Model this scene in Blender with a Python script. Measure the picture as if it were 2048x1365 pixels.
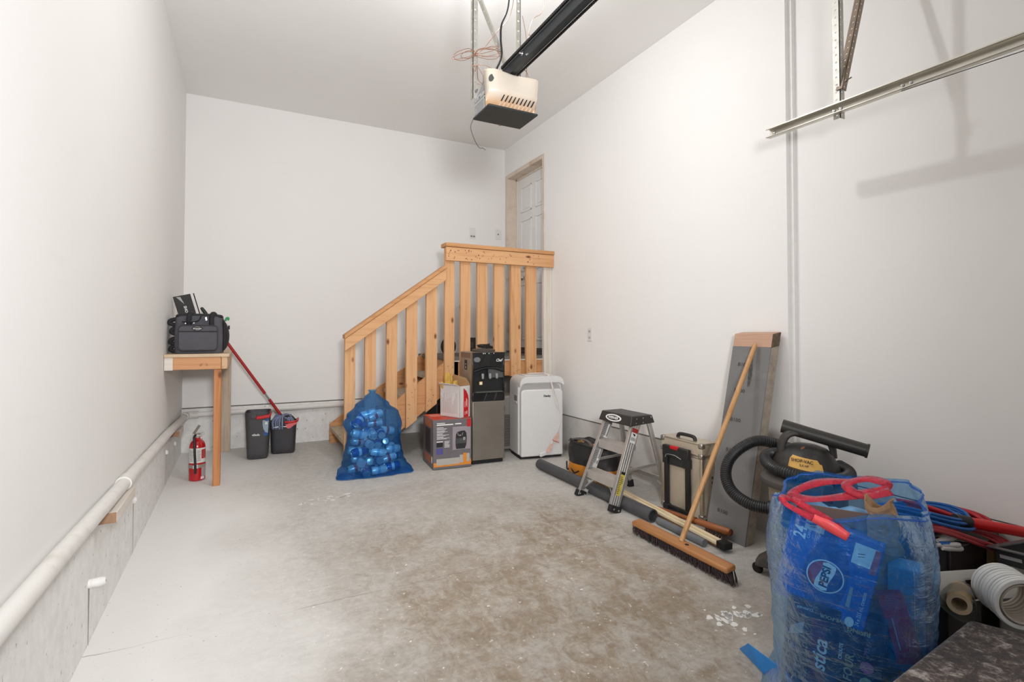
import bpy, bmesh, math, random
from math import pi, sin, cos, radians, sqrt, atan2
from mathutils import Vector, Matrix, noise
random.seed(7)
for o in list(bpy.data.objects): bpy.data.objects.remove(o)
SC = bpy.context.scene
COL = SC.collection
V3 = Vector

# ------------------------------------------------------------------ camera, world, light, exposure
cam = bpy.data.cameras.new('camera'); camo = bpy.data.objects.new('camera', cam); COL.objects.link(camo)
cam.sensor_fit = 'HORIZONTAL'; cam.sensor_width = 36.0
cam.lens = 1036.134 / 2048 * 36.0
cam.shift_y = -(682.5 - 645.55) / 2048
cam.clip_start = 0.02
camo.location = (0, 0, 1.2)
camo.rotation_euler = (radians(90 + 1.2668), 0, -radians(27.0973))
SC.camera = camo
w = bpy.data.worlds.new('world'); SC.world = w; w.use_nodes = True
w.node_tree.nodes['Background'].inputs[0].default_value = (0.9, 0.95, 1.0, 1)
w.node_tree.nodes['Background'].inputs[1].default_value = 0.25
def plight(name, loc, power, rad, col):
    l = bpy.data.lights.new(name, 'POINT'); l.energy = power; l.shadow_soft_size = rad; l.color = col
    o = bpy.data.objects.new(name, l); COL.objects.link(o); o.location = loc; return o
plight('ceiling_bulb', (1.11, 2.42, 3.14), 42, 0.04, (.97, 0.982, 1.0))
# added fill: an unseen soft spot behind the camera, brightening the far end
fl = bpy.data.lights.new('fill_spot', 'SPOT'); fl.energy = 420; fl.shadow_soft_size = .16; fl.spot_size = radians(113); fl.spot_blend = 1.0; fl.color = (.97, .982, 1.0)
flo = bpy.data.objects.new('fill_spot', fl); COL.objects.link(flo); flo.location = (.12, -.52, 1.62)
flo.rotation_euler = (V3((.72, 5.4, 1.75)) - flo.location).to_track_quat('-Z', 'Y').to_euler()
SC.view_settings.view_transform = 'Standard'; SC.view_settings.look = 'None'
SC.view_settings.gamma = 1; SC.view_settings.use_curve_mapping = False
SC.view_settings.exposure = -0.2

# ------------------------------------------------------------------ room constants (metres)
XL, XR, YB, ZC, YF = -0.516, 2.741, 5.55, 3.411, -0.62
XR2, YJ = 2.801, 1.91           # near stretch of the right wall steps back
def FZ(y): return 0.125 - 0.029 * (5.55 - y)   # the slab falls towards the garage door

# ------------------------------------------------------------------ materials
def lin(c):
    if isinstance(c, str): c = tuple(int(c[i:i+2], 16) for i in (0, 2, 4))
    return tuple(((x/255)/12.92 if x/255 <= .04045 else ((x/255+.055)/1.055)**2.4) for x in c) + (1,)
class NT:
    def __init__(s, name):
        s.m = bpy.data.materials.new(name); s.m.use_nodes = True; s.t = s.m.node_tree; s.n = s.t.nodes
        s.b = s.n['Principled BSDF']; s.out = s.n['Material Output']
    def add(s, typ, **kw):
        n = s.n.new(typ)
        for k, v in kw.items():
            if k in n.inputs.keys(): n.inputs[k].default_value = v
            else: setattr(n, k, v)
        return n
    def l(s, a, b): s.t.links.new(a, b)
    def coord(s, scale=(1, 1, 1), rot=(0, 0, 0)):
        c = s.add('ShaderNodeTexCoord'); mp = s.add('ShaderNodeMapping'); mp.inputs['Scale'].default_value = scale
        mp.inputs['Rotation'].default_value = rot; s.l(c.outputs['Object'], mp.inputs['Vector']); return mp.outputs[0]
    def noise(s, vec, scale, detail=4, rough=.55, dist=0):
        n = s.add('ShaderNodeTexNoise'); n.inputs['Scale'].default_value = scale; n.inputs['Detail'].default_value = detail
        n.inputs['Roughness'].default_value = rough; n.inputs['Distortion'].default_value = dist
        if vec is not None: s.l(vec, n.inputs['Vector'])
        return n.outputs['Fac']
    def ramp(s, fac, stops):
        r = s.add('ShaderNodeValToRGB'); e = r.color_ramp.elements
        while len(e) < len(stops): e.new(.5)
        for i, (p, c) in enumerate(stops):
            e[i].position = p; e[i].color = c if not isinstance(c, (int, float)) else (c, c, c, 1)
        s.l(fac, r.inputs[0]); return r.outputs[0]
    def mix(s, f, a, b, mode='MIX'):
        n = s.add('ShaderNodeMix'); n.data_type = 'RGBA'; n.blend_type = mode
        for sock, val in ((n.inputs[0], f), (n.inputs[6], a), (n.inputs[7], b)):
            if isinstance(val, (int, float, tuple)): sock.default_value = val
            else: s.l(val, sock)
        return n.outputs[2]
    def math(s, op, a, b=0, c=None):
        n = s.add('ShaderNodeMath'); n.operation = op
        for i, v in enumerate((a, b) if c is None else (a, b, c)):
            if isinstance(v, (int, float)): n.inputs[i].default_value = v
            else: s.l(v, n.inputs[i])
        return n.outputs[0]
    def bump(s, h, strength=.3, dist=.01):
        n = s.add('ShaderNodeBump'); n.inputs['Strength'].default_value = strength; n.inputs['Distance'].default_value = dist
        s.l(h, n.inputs['Height']); s.l(n.outputs[0], s.b.inputs['Normal'])
_mc = {}
def mat(name, col, rough=.55, metal=0, var=.08, vs=12, bump=0, bs=60, bd=.004, spec=.5, coat=0, dirt=None, ds=5, dt=(.55, .75)):
    if name in _mc: return _mc[name]
    t = NT(name); c = lin(col); vec = t.coord()
    f = t.noise(vec, vs, 5)
    lo = tuple(x*(1-var) for x in c[:3]) + (1,); hi = tuple(min(1, x*(1+var)) for x in c[:3]) + (1,)
    cc = t.ramp(f, [(.3, lo), (.7, hi)])
    if dirt: cc = t.mix(t.ramp(t.noise(vec, ds, 8, .65, .3), [(dt[0], 0), (dt[1], 1)]), cc, lin(dirt))
    t.l(cc, t.b.inputs['Base Color'])
    t.b.inputs['Roughness'].default_value = rough; t.b.inputs['Metallic'].default_value = metal
    t.b.inputs['Specular IOR Level'].default_value = spec; t.b.inputs['Coat Weight'].default_value = coat
    if bump: t.bump(t.noise(vec, bs, 6), bump, bd)
    _mc[name] = t.m; return t.m
def wood(name, axis, light, dark, knots=True, rough=.62):
    t = NT(name); sc = [34, 34, 34]; sc[axis] = 1.6; kx = [9, 9, 9]; kx[axis] = 4.5
    vec = t.coord(tuple(sc)); kv = t.coord(tuple(kx))
    g = t.noise(vec, 1.0, 6, .6, .8)
    c = t.ramp(g, [(.28, lin(dark)), (.5, lin(light)), (.75, tuple(min(1, x*1.08) for x in lin(light)[:3])+(1,))])
    big = t.noise(t.coord(), 2.2, 2)
    c = t.mix(t.ramp(big, [(.35, 0), (.75, .35)]), c, lin(dark))
    if knots:
        v = t.add('ShaderNodeTexVoronoi'); v.inputs['Scale'].default_value = 1.0; t.l(kv, v.inputs['Vector'])
        k = t.ramp(v.outputs['Distance'], [(.06, 1), (.15, 0)])
        gate = t.ramp(t.noise(t.coord(), 9, 1), [(.37, 0), (.41, 1)])
        c = t.mix(t.math('MULTIPLY', k, gate), c, lin('7A4420'))
    t.l(c, t.b.inputs['Base Color']); t.b.inputs['Roughness'].default_value = rough
    t.bump(g, .12, .003); return t.m
PINE = [wood('pine_%d' % i, i, 'DCAB7B', 'C88F5E') for i in range(3)]
PINED = [wood('pine_dark_%d' % i, i, 'D09A68', 'B87F4D') for i in range(3)]
WHITEWOOD = [wood('painted_wood_%d' % i, i, 'E2DAD0', 'D2C4B2', False) for i in range(3)]

def wallmat():
    t = NT('wall_paint'); vec = t.coord()
    c = t.ramp(t.noise(vec, .9, 3), [(.35, lin('F1EEEB')), (.7, lin('F3F1EE'))])
    sm = t.ramp(t.noise(t.coord((1, 1, 6)), 2.5, 6, .6), [(.62, 0), (.8, .10)])
    t.l(t.mix(sm, c, lin('CFC8C0')), t.b.inputs['Base Color']); t.b.inputs['Roughness'].default_value = .62
    t.b.inputs['Specular IOR Level'].default_value = .25
    t.bump(t.noise(vec, 55, 5), .06, .004); return t.m
def ceilmat():
    t = NT('ceiling_paint'); vec = t.coord()
    c = t.ramp(t.noise(vec, 1.2, 3), [(.35, lin('F6F4F1')), (.7, lin('F9F7F5'))])
    t.l(c, t.b.inputs['Base Color']); t.b.inputs['Roughness'].default_value = .8
    t.bump(t.noise(vec, 90, 6), .15, .004); return t.m
def floormat():
    t = NT('floor_concrete'); vec = t.coord()
    sep = t.add('ShaderNodeSeparateXYZ'); tc = t.add('ShaderNodeTexCoord'); t.l(tc.outputs['Object'], sep.inputs[0])
    X, Y = sep.outputs[0], sep.outputs[1]
    fine = t.math('ADD', t.math('MULTIPLY', t.noise(vec, 22, 10, .75, .5), .65), t.math('MULTIPLY', t.noise(t.coord((14, 60, 14), (0, 0, .5)), 1.2, 6, .7, .3), .35))
    base = t.ramp(fine, [(.28, lin('ABA7A0')), (.5, lin('C4C0BA')), (.7, lin('D6D3CE'))])
    # worn brown tyre / foot traffic area in the middle of the slab
    n1 = t.noise(vec, 1.3, 3, .5)
    def away(v, c, s): return t.math('POWER', t.math('DIVIDE', t.math('SUBTRACT', v, c), s), 2)
    d = t.math('SQRT', t.math('ADD', away(X, 1.22, 1.05), away(Y, 1.75, 2.15)))
    d = t.math('ADD', d, t.math('MULTIPLY', t.math('SUBTRACT', n1, .5), 1.3))
    area = t.ramp(d, [(.45, 1), (1.12, 0)])
    blot = t.ramp(t.math('ADD', t.math('MULTIPLY', t.noise(vec, 3.2, 4, .6, .5), .4), t.math('MULTIPLY', t.noise(t.coord((1.5, 1, 1)), 12, 12, .8, .8), .6)), [(.41, 0), (.56, 1)])
    stain = t.math('MULTIPLY', area, t.math('ADD', t.math('MULTIPLY', blot, .62), .34))
    c = t.mix(stain, base, t.ramp(fine, [(.3, lin('7C6D5C')), (.7, lin('A69681'))]))
    br = t.ramp(t.noise(t.coord((1.2, .7, 1)), 6.5, 10, .78, 1.2), [(.55, 0), (.66, .55)])
    c = t.mix(t.math('MULTIPLY', br, t.ramp(d, [(.7, 1), (1.5, .15)])), c, lin('9E8F7E'))
    # white overspray beside the left and back walls
    ov = t.math('ADD', t.math('MULTIPLY', X, -1.1), t.math('MULTIPLY', n1, .9))
    c = t.mix(t.ramp(ov, [(.05, 0), (.7, .9)]), c, lin('EEECE9'))
    # shrinkage crack running across the bay
    wob = t.math('MULTIPLY', t.math('SUBTRACT', t.noise(vec, 3.5, 6), .5), .06)
    cr = t.math('ABSOLUTE', t.math('ADD', t.math('SUBTRACT', Y, 2.392), wob))
    crm = t.math('MULTIPLY', t.ramp(cr, [(.0, 1), (.0036, 0)]), t.ramp(t.noise(vec, 2.3, 2), [(.46, .05), (.6, .6)]))
    c = t.mix(crm, c, lin('6E6256'))
    sp = t.ramp(t.noise(vec, 45, 2, .5), [(.70, 0), (.72, 1)])
    c = t.mix(t.math('MULTIPLY', sp, .5), c, lin('E9E6E0'))
    pit = t.ramp(t.noise(vec, 75, 3, .5), [(.25, .6), (.29, 0)])
    c = t.mix(pit, c, lin('6E665C'))
    t.l(c, t.b.inputs['Base Color']); t.b.inputs['Roughness'].default_value = .72; t.b.inputs['Specular IOR Level'].default_value = .3
    t.bump(t.noise(vec, 40, 10, .7), .22, .004); return t.m
def kerbmat():
    t = NT('footing_concrete'); vec = t.coord()
    c = t.ramp(t.noise(vec, 18, 9, .65), [(.3, lin('E4E2DF')), (.55, lin('F0EEEB')), (.75, lin('F6F4F2'))])
    streak = t.ramp(t.noise(t.coord((9, 9, 1.2)), 1.5, 8, .7), [(.52, 0), (.75, .6)])
    c = t.mix(streak, c, lin('DAD6D1'))
    pit = t.ramp(t.noise(t.coord((1, 1, .6)), 48, 4), [(.29, .8), (.335, 0)])
    c = t.mix(pit, c, lin('6B645B'))
    t.l(c, t.b.inputs['Base Color']); t.b.inputs['Roughness'].default_value = .8
    t.bump(t.noise(vec, 30, 9, .7), .35, .006); return t.m
WALL, CEIL, FLOOR, KERB = wallmat(), ceilmat(), floormat(), kerbmat()

def film(name, col, tint, thick=.3):
    t = NT(name); n = t.n; n.remove(t.b)
    tr = t.add('ShaderNodeBsdfTransparent'); tr.inputs[0].default_value = tint
    di = t.add('ShaderNodeBsdfDiffuse'); di.inputs[0].default_value = col
    tl = t.add('ShaderNodeBsdfTranslucent'); tl.inputs[0].default_value = col
    gl = t.add('ShaderNodeBsdfGlossy'); gl.inputs['Roughness'].default_value = .14; gl.inputs[0].default_value = (.62, .82, 1, 1)
    vec = t.coord(); h = t.noise(vec, 26, 5, .6, 1.6); h2 = t.noise(t.coord((1, 1, .45)), 60, 3, .5, .6)
    bp = t.add('ShaderNodeBump'); bp.inputs['Strength'].default_value = .5; bp.inputs['Distance'].default_value = .012
    h3 = t.ramp(t.noise(t.coord((4, 4, 26)), 1.3, 3, .5, .5), [(.45, 0), (.62, 1)])
    t.l(t.math('ADD', t.math('ADD', h, t.math('MULTIPLY', h2, .35)), t.math('MULTIPLY', h3, .28)), bp.inputs['Height'])
    for s_ in (di, tl, gl): t.l(bp.outputs[0], s_.inputs['Normal'])
    m0 = t.add('ShaderNodeMixShader', ); m0.inputs[0].default_value = .5; t.l(di.outputs[0], m0.inputs[1]); t.l(tl.outputs[0], m0.inputs[2])
    m1 = t.add('ShaderNodeMixShader'); t.l(t.ramp(h, [(.35, thick*.6), (.75, min(1, thick*1.7))]), m1.inputs[0])
    t.l(tr.outputs[0], m1.inputs[1]); t.l(m0.outputs[0], m1.inputs[2])
    fr = t.add('ShaderNodeFresnel'); fr.inputs[0].default_value = 1.4; t.l(bp.outputs[0], fr.inputs['Normal'])
    m2 = t.add('ShaderNodeMixShader'); t.l(t.math('MULTIPLY', fr.outputs[0], .65), m2.inputs[0]); t.l(m1.outputs[0], m2.inputs[1]); t.l(gl.outputs[0], m2.inputs[2])
    t.l(m2.outputs[0], t.out.inputs[0]); return t.m

# ------------------------------------------------------------------ mesh builder
class MB:
    def __init__(s): s.v = []; s.f = []; s.m = []; s.mi = 0
    def add(s, vs, fs, mi=None):
        o = len(s.v); s.v += [tuple(v) for v in vs]; mi = s.mi if mi is None else mi
        for f in fs: s.f.append(tuple(i+o for i in f)); s.m.append(mi)
        return s
    def hexa(s, p, mi=None):
        return s.add(p, [(0, 3, 2, 1), (4, 5, 6, 7), (0, 1, 5, 4), (1, 2, 6, 5), (2, 3, 7, 6), (3, 0, 4, 7)], mi)
    def box(s, a, b, mi=None):
        (x0, y0, z0), (x1, y1, z1) = a, b
        return s.hexa([(x0, y0, z0), (x1, y0, z0), (x1, y1, z0), (x0, y1, z0), (x0, y0, z1), (x1, y0, z1), (x1, y1, z1), (x0, y1, z1)], mi)
    def obox(s, c, u, v, w_, mi=None):          # centre and three half axes
        c, u, v, w_ = V3(c), V3(u), V3(v), V3(w_)
        return s.hexa([c-u-v-w_, c+u-v-w_, c+u+v-w_, c-u+v-w_, c-u-v+w_, c+u-v+w_, c+u+v+w_, c-u+v+w_], mi)
    def bar(s, p0, p1, wd, th, side=(0, 0, 1), mi=None):   # a straight board from p0 to p1: wd along 'side', th across
        p0, p1 = V3(p0), V3(p1); d = (p1-p0); L = d.length; d.normalize(); sd = V3(side); sd = (sd - d*sd.dot(d)).normalized(); n = d.cross(sd)
        return s.obox((p0+p1)/2, d*L/2, sd*wd/2, n*th/2, mi)
    def prism(s, poly, wv, mi=None):           # polygon (3-D points) pushed along wv
        n = len(poly); p = [V3(q) for q in poly]; wv = V3(wv)
        return s.add(p + [q+wv for q in p], [tuple(range(n-1, -1, -1)), tuple(range(n, 2*n))] + [(i, (i+1) % n, n+(i+1) % n, n+i) for i in range(n)], mi)
    def tube(s, pts, r, n=10, closed=False, cap=True, mi=None, flat=1.0):
        pts = [V3(p) for p in pts]; N = len(pts); rs = r if isinstance(r, (list, tuple)) else [r]*N
        T = []
        for i in range(N):
            a = pts[i-1] if (i or closed) else pts[0]; b = pts[(i+1) % N] if (i < N-1 or closed) else pts[-1]
            T.append((b-a).normalized() if (b-a).length > 1e-9 else V3((0, 0, 1)))
        ref = V3((0, 0, 1)) if abs(T[0].z) < .9 else V3((1, 0, 0)); u = (ref - T[0]*ref.dot(T[0])).normalized(); vs = []
        for i in range(N):
            u = (u - T[i]*u.dot(T[i])).normalized(); q = T[i].cross(u)
            for k in range(n):
                a = 2*pi*k/n; vs.append(pts[i] + (u*cos(a)*flat + q*sin(a))*rs[i])
        fs = []; M = N if closed else N-1
        for i in range(M):
            j = (i+1) % N
            for k in range(n): fs.append((i*n+k, i*n+(k+1) % n, j*n+(k+1) % n, j*n+k))
        if cap and not closed: fs += [tuple(range(n-1, -1, -1)), tuple((N-1)*n+k for k in range(n))]
        return s.add(vs, fs, mi)
    def cyl(s, p0, p1, r, r1=None, n=20, cap=True, mi=None): return s.tube([p0, p1], [r, r if r1 is None else r1], n, False, cap, mi)
    def pipe(s, p0, p1, ro, ri, n=24, mi=None):
        p0, p1 = V3(p0), V3(p1); return s.sweep_lathe([(ro, 0), (ro, 1), (ri, 1), (ri, 0), (ro, 0)], p0, p1, n, mi)
    def sweep_lathe(s, prof, p0, p1, n=24, mi=None):  # profile (radius, fraction of p0->p1)
        p0, p1 = V3(p0), V3(p1); d = (p1-p0); dn = d.normalized(); ref = V3((0, 0, 1)) if abs(dn.z) < .9 else V3((1, 0, 0))
        u = (ref-dn*ref.dot(dn)).normalized(); q = dn.cross(u); vs = []
        for r, h in prof:
            for k in range(n): vs.append(p0 + d*h + (u*cos(2*pi*k/n)+q*sin(2*pi*k/n))*r)
        fs = [(i*n+k, i*n+(k+1) % n, (i+1)*n+(k+1) % n, (i+1)*n+k) for i in range(len(prof)-1) for k in range(n)]
        return s.add(vs, fs, mi)
    def lathe(s, prof, c=(0, 0, 0), n=28, mi=None, sx=1, sy=1, cap=True, sq=2.0, rot=0):  # (r, z); sq > 2 squares the section
        vs = []; cx, cy, cz = c
        for r, z in prof:
            for k in range(n):
                a = 2*pi*k/n; ca, sa = cos(a), sin(a)
                x = abs(ca)**(2/sq)*(1 if ca >= 0 else -1)*r*sx; y = abs(sa)**(2/sq)*(1 if sa >= 0 else -1)*r*sy
                vs.append((cx+x*cos(rot)-y*sin(rot), cy+x*sin(rot)+y*cos(rot), cz+z))
        fs = [(i*n+k, i*n+(k+1) % n, (i+1)*n+(k+1) % n, (i+1)*n+k) for i in range(len(prof)-1) for k in range(n)]
        if cap: fs += [tuple(range(n-1, -1, -1)), tuple((len(prof)-1)*n+k for k in range(n))]
        return s.add(vs, fs, mi)
    def ell(s, c, r, n=14, mi=None):
        c = V3(c); prof = [(max(1e-4, sin(pi*i/(n-2))), -cos(pi*i/(n-2))) for i in range(n-1)]
        vs = []; m = n+4
        for a, z in prof:
            for k in range(m): vs.append((c.x+r[0]*a*cos(2*pi*k/m), c.y+r[1]*a*sin(2*pi*k/m), c.z+r[2]*z))
        return s.add(vs, [(i*m+k, i*m+(k+1) % m, (i+1)*m+(k+1) % m, (i+1)*m+k) for i in range(n-2) for k in range(m)], mi)
    def disc(s, c, u, v, r0=1, n=28, mi=None, a0=0, a1=2*pi):   # flat ellipse with half axes u, v
        c, u, v = V3(c), V3(u), V3(v); full = abs(a1-a0-2*pi) < 1e-6
        vs = [c + u*cos(a0+(a1-a0)*k/(n if full else n-1)) + v*sin(a0+(a1-a0)*k/(n if full else n-1)) for k in range(n)]
        return s.add(vs, [tuple(range(n))], mi)
    def quad(s, a, b, c, d, mi=None): return s.add([a, b, c, d], [(0, 1, 2, 3)], mi)
    def grid(s, fn, nu, nv, mi=None, closed_u=False):
        vs = [fn(i/(nu if closed_u else nu-1), j/(nv-1)) for j in range(nv) for i in range(nu)]; fs = []
        for j in range(nv-1):
            for i in range(nu if closed_u else nu-1):
                i2 = (i+1) % nu; fs.append((j*nu+i, j*nu+i2, (j+1)*nu+i2, (j+1)*nu+i))
        return s.add(vs, fs, mi)
    def text(s, body, O, r, u, size, align='CENTER', mi=None, sx=1.0, off=.0012, shear=0, bold=0):
        O, r, u = V3(O), V3(r).normalized(), V3(u).normalized(); n = r.cross(u)
        cu = bpy.data.curves.new('t', 'FONT'); cu.body = body; cu.size = size; cu.align_x = align; cu.align_y = 'CENTER'; cu.resolution_u = 3; cu.shear = shear; cu.offset = bold
        ob = bpy.data.objects.new('t', cu); COL.objects.link(ob); bpy.context.view_layer.update()
        dg = bpy.context.evaluated_depsgraph_get(); me = bpy.data.meshes.new_from_object(ob.evaluated_get(dg))
        s.add([O + r*(v.co.x*sx) + u*v.co.y + n*off for v in me.vertices], [tuple(p.vertices) for p in me.polygons], mi)
        bpy.data.objects.remove(ob); bpy.data.curves.remove(cu); bpy.data.meshes.remove(me); return s
    def build(s, name, mats, parent=None, smooth=None, bevel=0, seg=2, local=False, sub=0, solid=0, **props):
        if not isinstance(mats, (list, tuple)): mats = [mats]
        M = Matrix.Identity(4)
        root = parent
        while root is not None and root.parent is not None: root = root.parent
        if root is not None: M = ROOT.get(root.name, Matrix.Identity(4))
        me = bpy.data.meshes.new(name)
        vs = s.v if (local or root is None) else [tuple(M.inverted() @ V3(v)) for v in s.v]
        me.from_pydata(vs, [], s.f); me.update()
        for m in mats: me.materials.append(m)
        me.polygons.foreach_set('material_index', s.m)
        if smooth is not None:
            me.polygons.foreach_set('use_smooth', [True]*len(me.polygons))
            try: me.set_sharp_from_angle(angle=radians(smooth))
            except Exception: pass
        ob = bpy.data.objects.new(name, me); COL.objects.link(ob)
        if parent is not None: ob.parent = parent
        if bevel:
            b = ob.modifiers.new('b', 'BEVEL'); b.width = bevel; b.segments = seg; b.limit_method = 'ANGLE'; b.angle_limit = radians(40)
            if smooth is None: me.polygons.foreach_set('use_smooth', [True]*len(me.polygons)); me.set_sharp_from_angle(angle=radians(30))
        if sub: q = ob.modifiers.new('s', 'SUBSURF'); q.levels = sub; q.render_levels = sub
        if solid: q = ob.modifiers.new('w', 'SOLIDIFY'); q.thickness = solid; q.offset = 0
        for k, v in props.items(): ob[k] = v
        return ob
ROOT = {}
def thing(name, label, cat, loc=(0, 0, 0), rz=0, group=None):
    o = bpy.data.objects.new(name, None); COL.objects.link(o); o.empty_display_size = .1
    o.location = loc; o.rotation_euler = (0, 0, rz); o['label'] = label; o['category'] = cat
    if group: o['group'] = group
    ROOT[o.name] = Matrix.Translation(V3(loc)) @ Matrix.Rotation(rz, 4, 'Z'); return o
def tag(o, label, cat, group=None):
    o['label'] = label; o['category'] = cat
    if group: o['group'] = group
    return o
def origin(o, loc):            # a one-mesh thing gets its origin at its base
    loc = V3(loc); o.data.transform(Matrix.Translation(-loc)); o.location = loc; return o
def bez(pts, n=8):             # Catmull-Rom through points
    P = [V3(p) for p in pts]; P = [2*P[0]-P[1]] + P + [2*P[-1]-P[-2]]; out = []
    for i in range(1, len(P)-2):
        for k in range(n):
            t = k/n; a, b, c, d = P[i-1:i+3]
            out.append(.5*((2*b)+(c-a)*t+(2*a-5*b+4*c-d)*t*t+(3*b-a-3*c+d)*t**3))
    out.append(P[-2]); return out
BLACK = mat('black_plastic', '242424', .45, var=.12)
MATTEBLACK = mat('matte_black', '1C1B1B', .75, var=.15)
DKGREY = mat('dark_grey_plastic', '434245', .5, var=.06)
WHITEP = mat('white_plastic', 'E6E4E1', .35, var=.02)
CHROME = mat('chrome', 'C8C8C8', .22, 1, var=.04)
STEEL = mat('galvanised_steel', 'BFBCB4', .45, .45, var=.14, vs=30)
REDP = mat('red_plastic', 'C8141C', .4, var=.06)
WHITEINK = mat('white_ink', 'F0EEEA', .6, var=.01)
BLACKINK = mat('black_ink', '1A1A1C', .6, var=.01)
GREYINK = mat('grey_ink', 'A9A7A6', .6, var=.01)
CARD = mat('cardboard', 'A8835A', .8, var=.08)
# ================================================================== the room
def struct(name, mb, m, **k): o = mb.build(name, m, **k); o['kind'] = 'structure'; return o
T_ = .16
b = MB(); b.quad((XL-.2, YF-.2, FZ(YF-.2)), (XR2+.2, YF-.2, FZ(YF-.2)), (XR2+.2, YB+.2, FZ(YB+.2)), (XL-.2, YB+.2, FZ(YB+.2)))
b.quad((XL-.2, YF-.2, FZ(YF-.2)-.15), (XL-.2, YB+.2, FZ(YB)-.15), (XR2+.2, YB+.2, FZ(YB)-.15), (XR2+.2, YF-.2, FZ(YF-.2)-.15))
floor = struct('floor', b, FLOOR)
b = MB(); b.box((XL-.2, YF-.2, ZC), (XR2+.2, YB+.2, ZC+.1)); struct('ceiling', b, CEIL)
KZ = .515                                                # top of the concrete footing
b = MB(); b.box((XL-T_, YF, KZ+.006), (XL, YB+.1, ZC+.02)); struct('wall_left', b, WALL)
b = MB(); b.box((XL-T_, YB, KZ+.012), (XR+T_, YB+T_, ZC+.02)); struct('wall_back', b, WALL)
DY0, DY1, DZ0, DZ1, DD = 4.622, 5.512, .985, 3.083, .125  # door opening in the right wall
KR = .415
b = MB()
b.box((XR, YJ, KR+.006), (XR+T_, DY0, ZC+.02)); b.box((XR, DY1, DZ0), (XR+T_, YB+.01, ZC+.02)); b.box((XR, DY0, DZ1), (XR+T_, DY1, ZC+.02)); b.box((XR, DY0, KR+.006), (XR+T_, YB+.01, DZ0))
b.box((XR2, YF, KR+.006), (XR2+T_, YJ, ZC+.02)); struct('wall_right', b, WALL)
b = MB(); b.box((XR-.002, YJ-.004, KR), (XR+.035, YJ, ZC)); b.box((XR+.03, YJ-.022, KR), (XR2+.03, YJ-.004, ZC)); struct('trim_1', b, mat('corner_trim', 'F0EEEB', .7, var=.03))
# front wall with the open garage doorway, behind the camera
b = MB(); b.box((XL-T_, YF-.2, -.1), (-.12, YF, ZC)); b.box((2.34, YF-.2, -.1), (XR2+T_, YF, ZC)); b.box((-.12, YF-.2, 2.12), (2.34, YF, ZC)); struct('wall_front', b, WALL)
dg_ = MB()
for k in range(4): dg_.box((-.14, YF-.05, -.06+.545*k), (2.36, YF-.01, -.06+.545*k+.54))
struct('door_2', dg_, mat('garage_door_white', 'E4E2DF', .5, var=.02), bevel=.004)
b = MB(); b.box((XL-T_-.02, YF, -.1), (XL-.002, YB+.1, KZ)); struct('baseboard_left', b, KERB, bevel=.004)
b = MB(); b.box((XL-T_, YB-.002, 0), (XR+T_, YB+T_, KZ+.004)); struct('baseboard_back', b, KERB, bevel=.004)
b = MB(); b.box((XR-.004, YJ+.01, -.1), (XR+T_, YB, KR)); b.box((XR2-.004, YF, -.1), (XR2+T_, YJ, KR)); struct('baseboard_right', b, mat('painted_footing', 'CFCBC6', .75, var=.06, bump=.25, bs=30), bevel=.004)
# dark strips at the drywall foot: shadow of the gap put into colour
GAP = mat('gap_shadow', '6F6962', .9, var=.2)
b = MB(); b.box((XL, YB-.003, KZ+.004), (XR, YB+.02, KZ+.013)); struct('gap_shadow_back', b, GAP)
b = MB(); b.box((XR-.004, YJ+.02, KR), (XR+.03, DY0, KR+.009)); struct('gap_shadow_right', b, GAP)
# dried paint on the slab
PAINT = mat('spilled_white_paint', 'ECEAE6', .6, var=.03)
def splash(cx, cy, n, spread, r0, seed, stretch=1, ang=0):
    rnd = random.Random(seed); b = MB()
    for i in range(n):
        u, v_ = rnd.gauss(0, spread)*stretch, rnd.gauss(0, spread)
        x = cx+u*cos(ang)-v_*sin(ang); y = cy+u*sin(ang)+v_*cos(ang); r = r0*rnd.uniform(.25, 1); k = rnd.randint(9, 13); a0 = rnd.uniform(0, 6)
        el = rnd.uniform(1, 2.6); an = ang+rnd.gauss(0, .5)
        top = []
        for q in range(k):
            a = 2*pi*q/k; rr = r*rnd.uniform(.55, 1.1); px_, py_ = cos(a)*rr*el, sin(a)*rr
            X_ = x+px_*cos(an)-py_*sin(an); Y_ = y+px_*sin(an)+py_*cos(an); top.append((X_, Y_, FZ(Y_)+.0012))
        b.add(top, [tuple(range(k))])
    o = b.build('paint_splatter', PAINT, floor); o['kind'] = 'stuff'
splash(.5, 3.74, 22, .035, .014, 3, 3.2, .12)
splash(.62, 3.75, 8, .02, .02, 4, 2.2, .15)
splash(1.80, 1.56, 15, .03, .022, 5, 1.2, .7)
splash(1.92, 1.535, 12, .024, .016, 6, 1.3, .4)
splash(1.80, 1.46, 4, .03, .012, 8)
splash(1.0, 1.9, 26, .5, .006, 9)
splash(1.55, 1.05, 4, .04, .01, 10)

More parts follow.
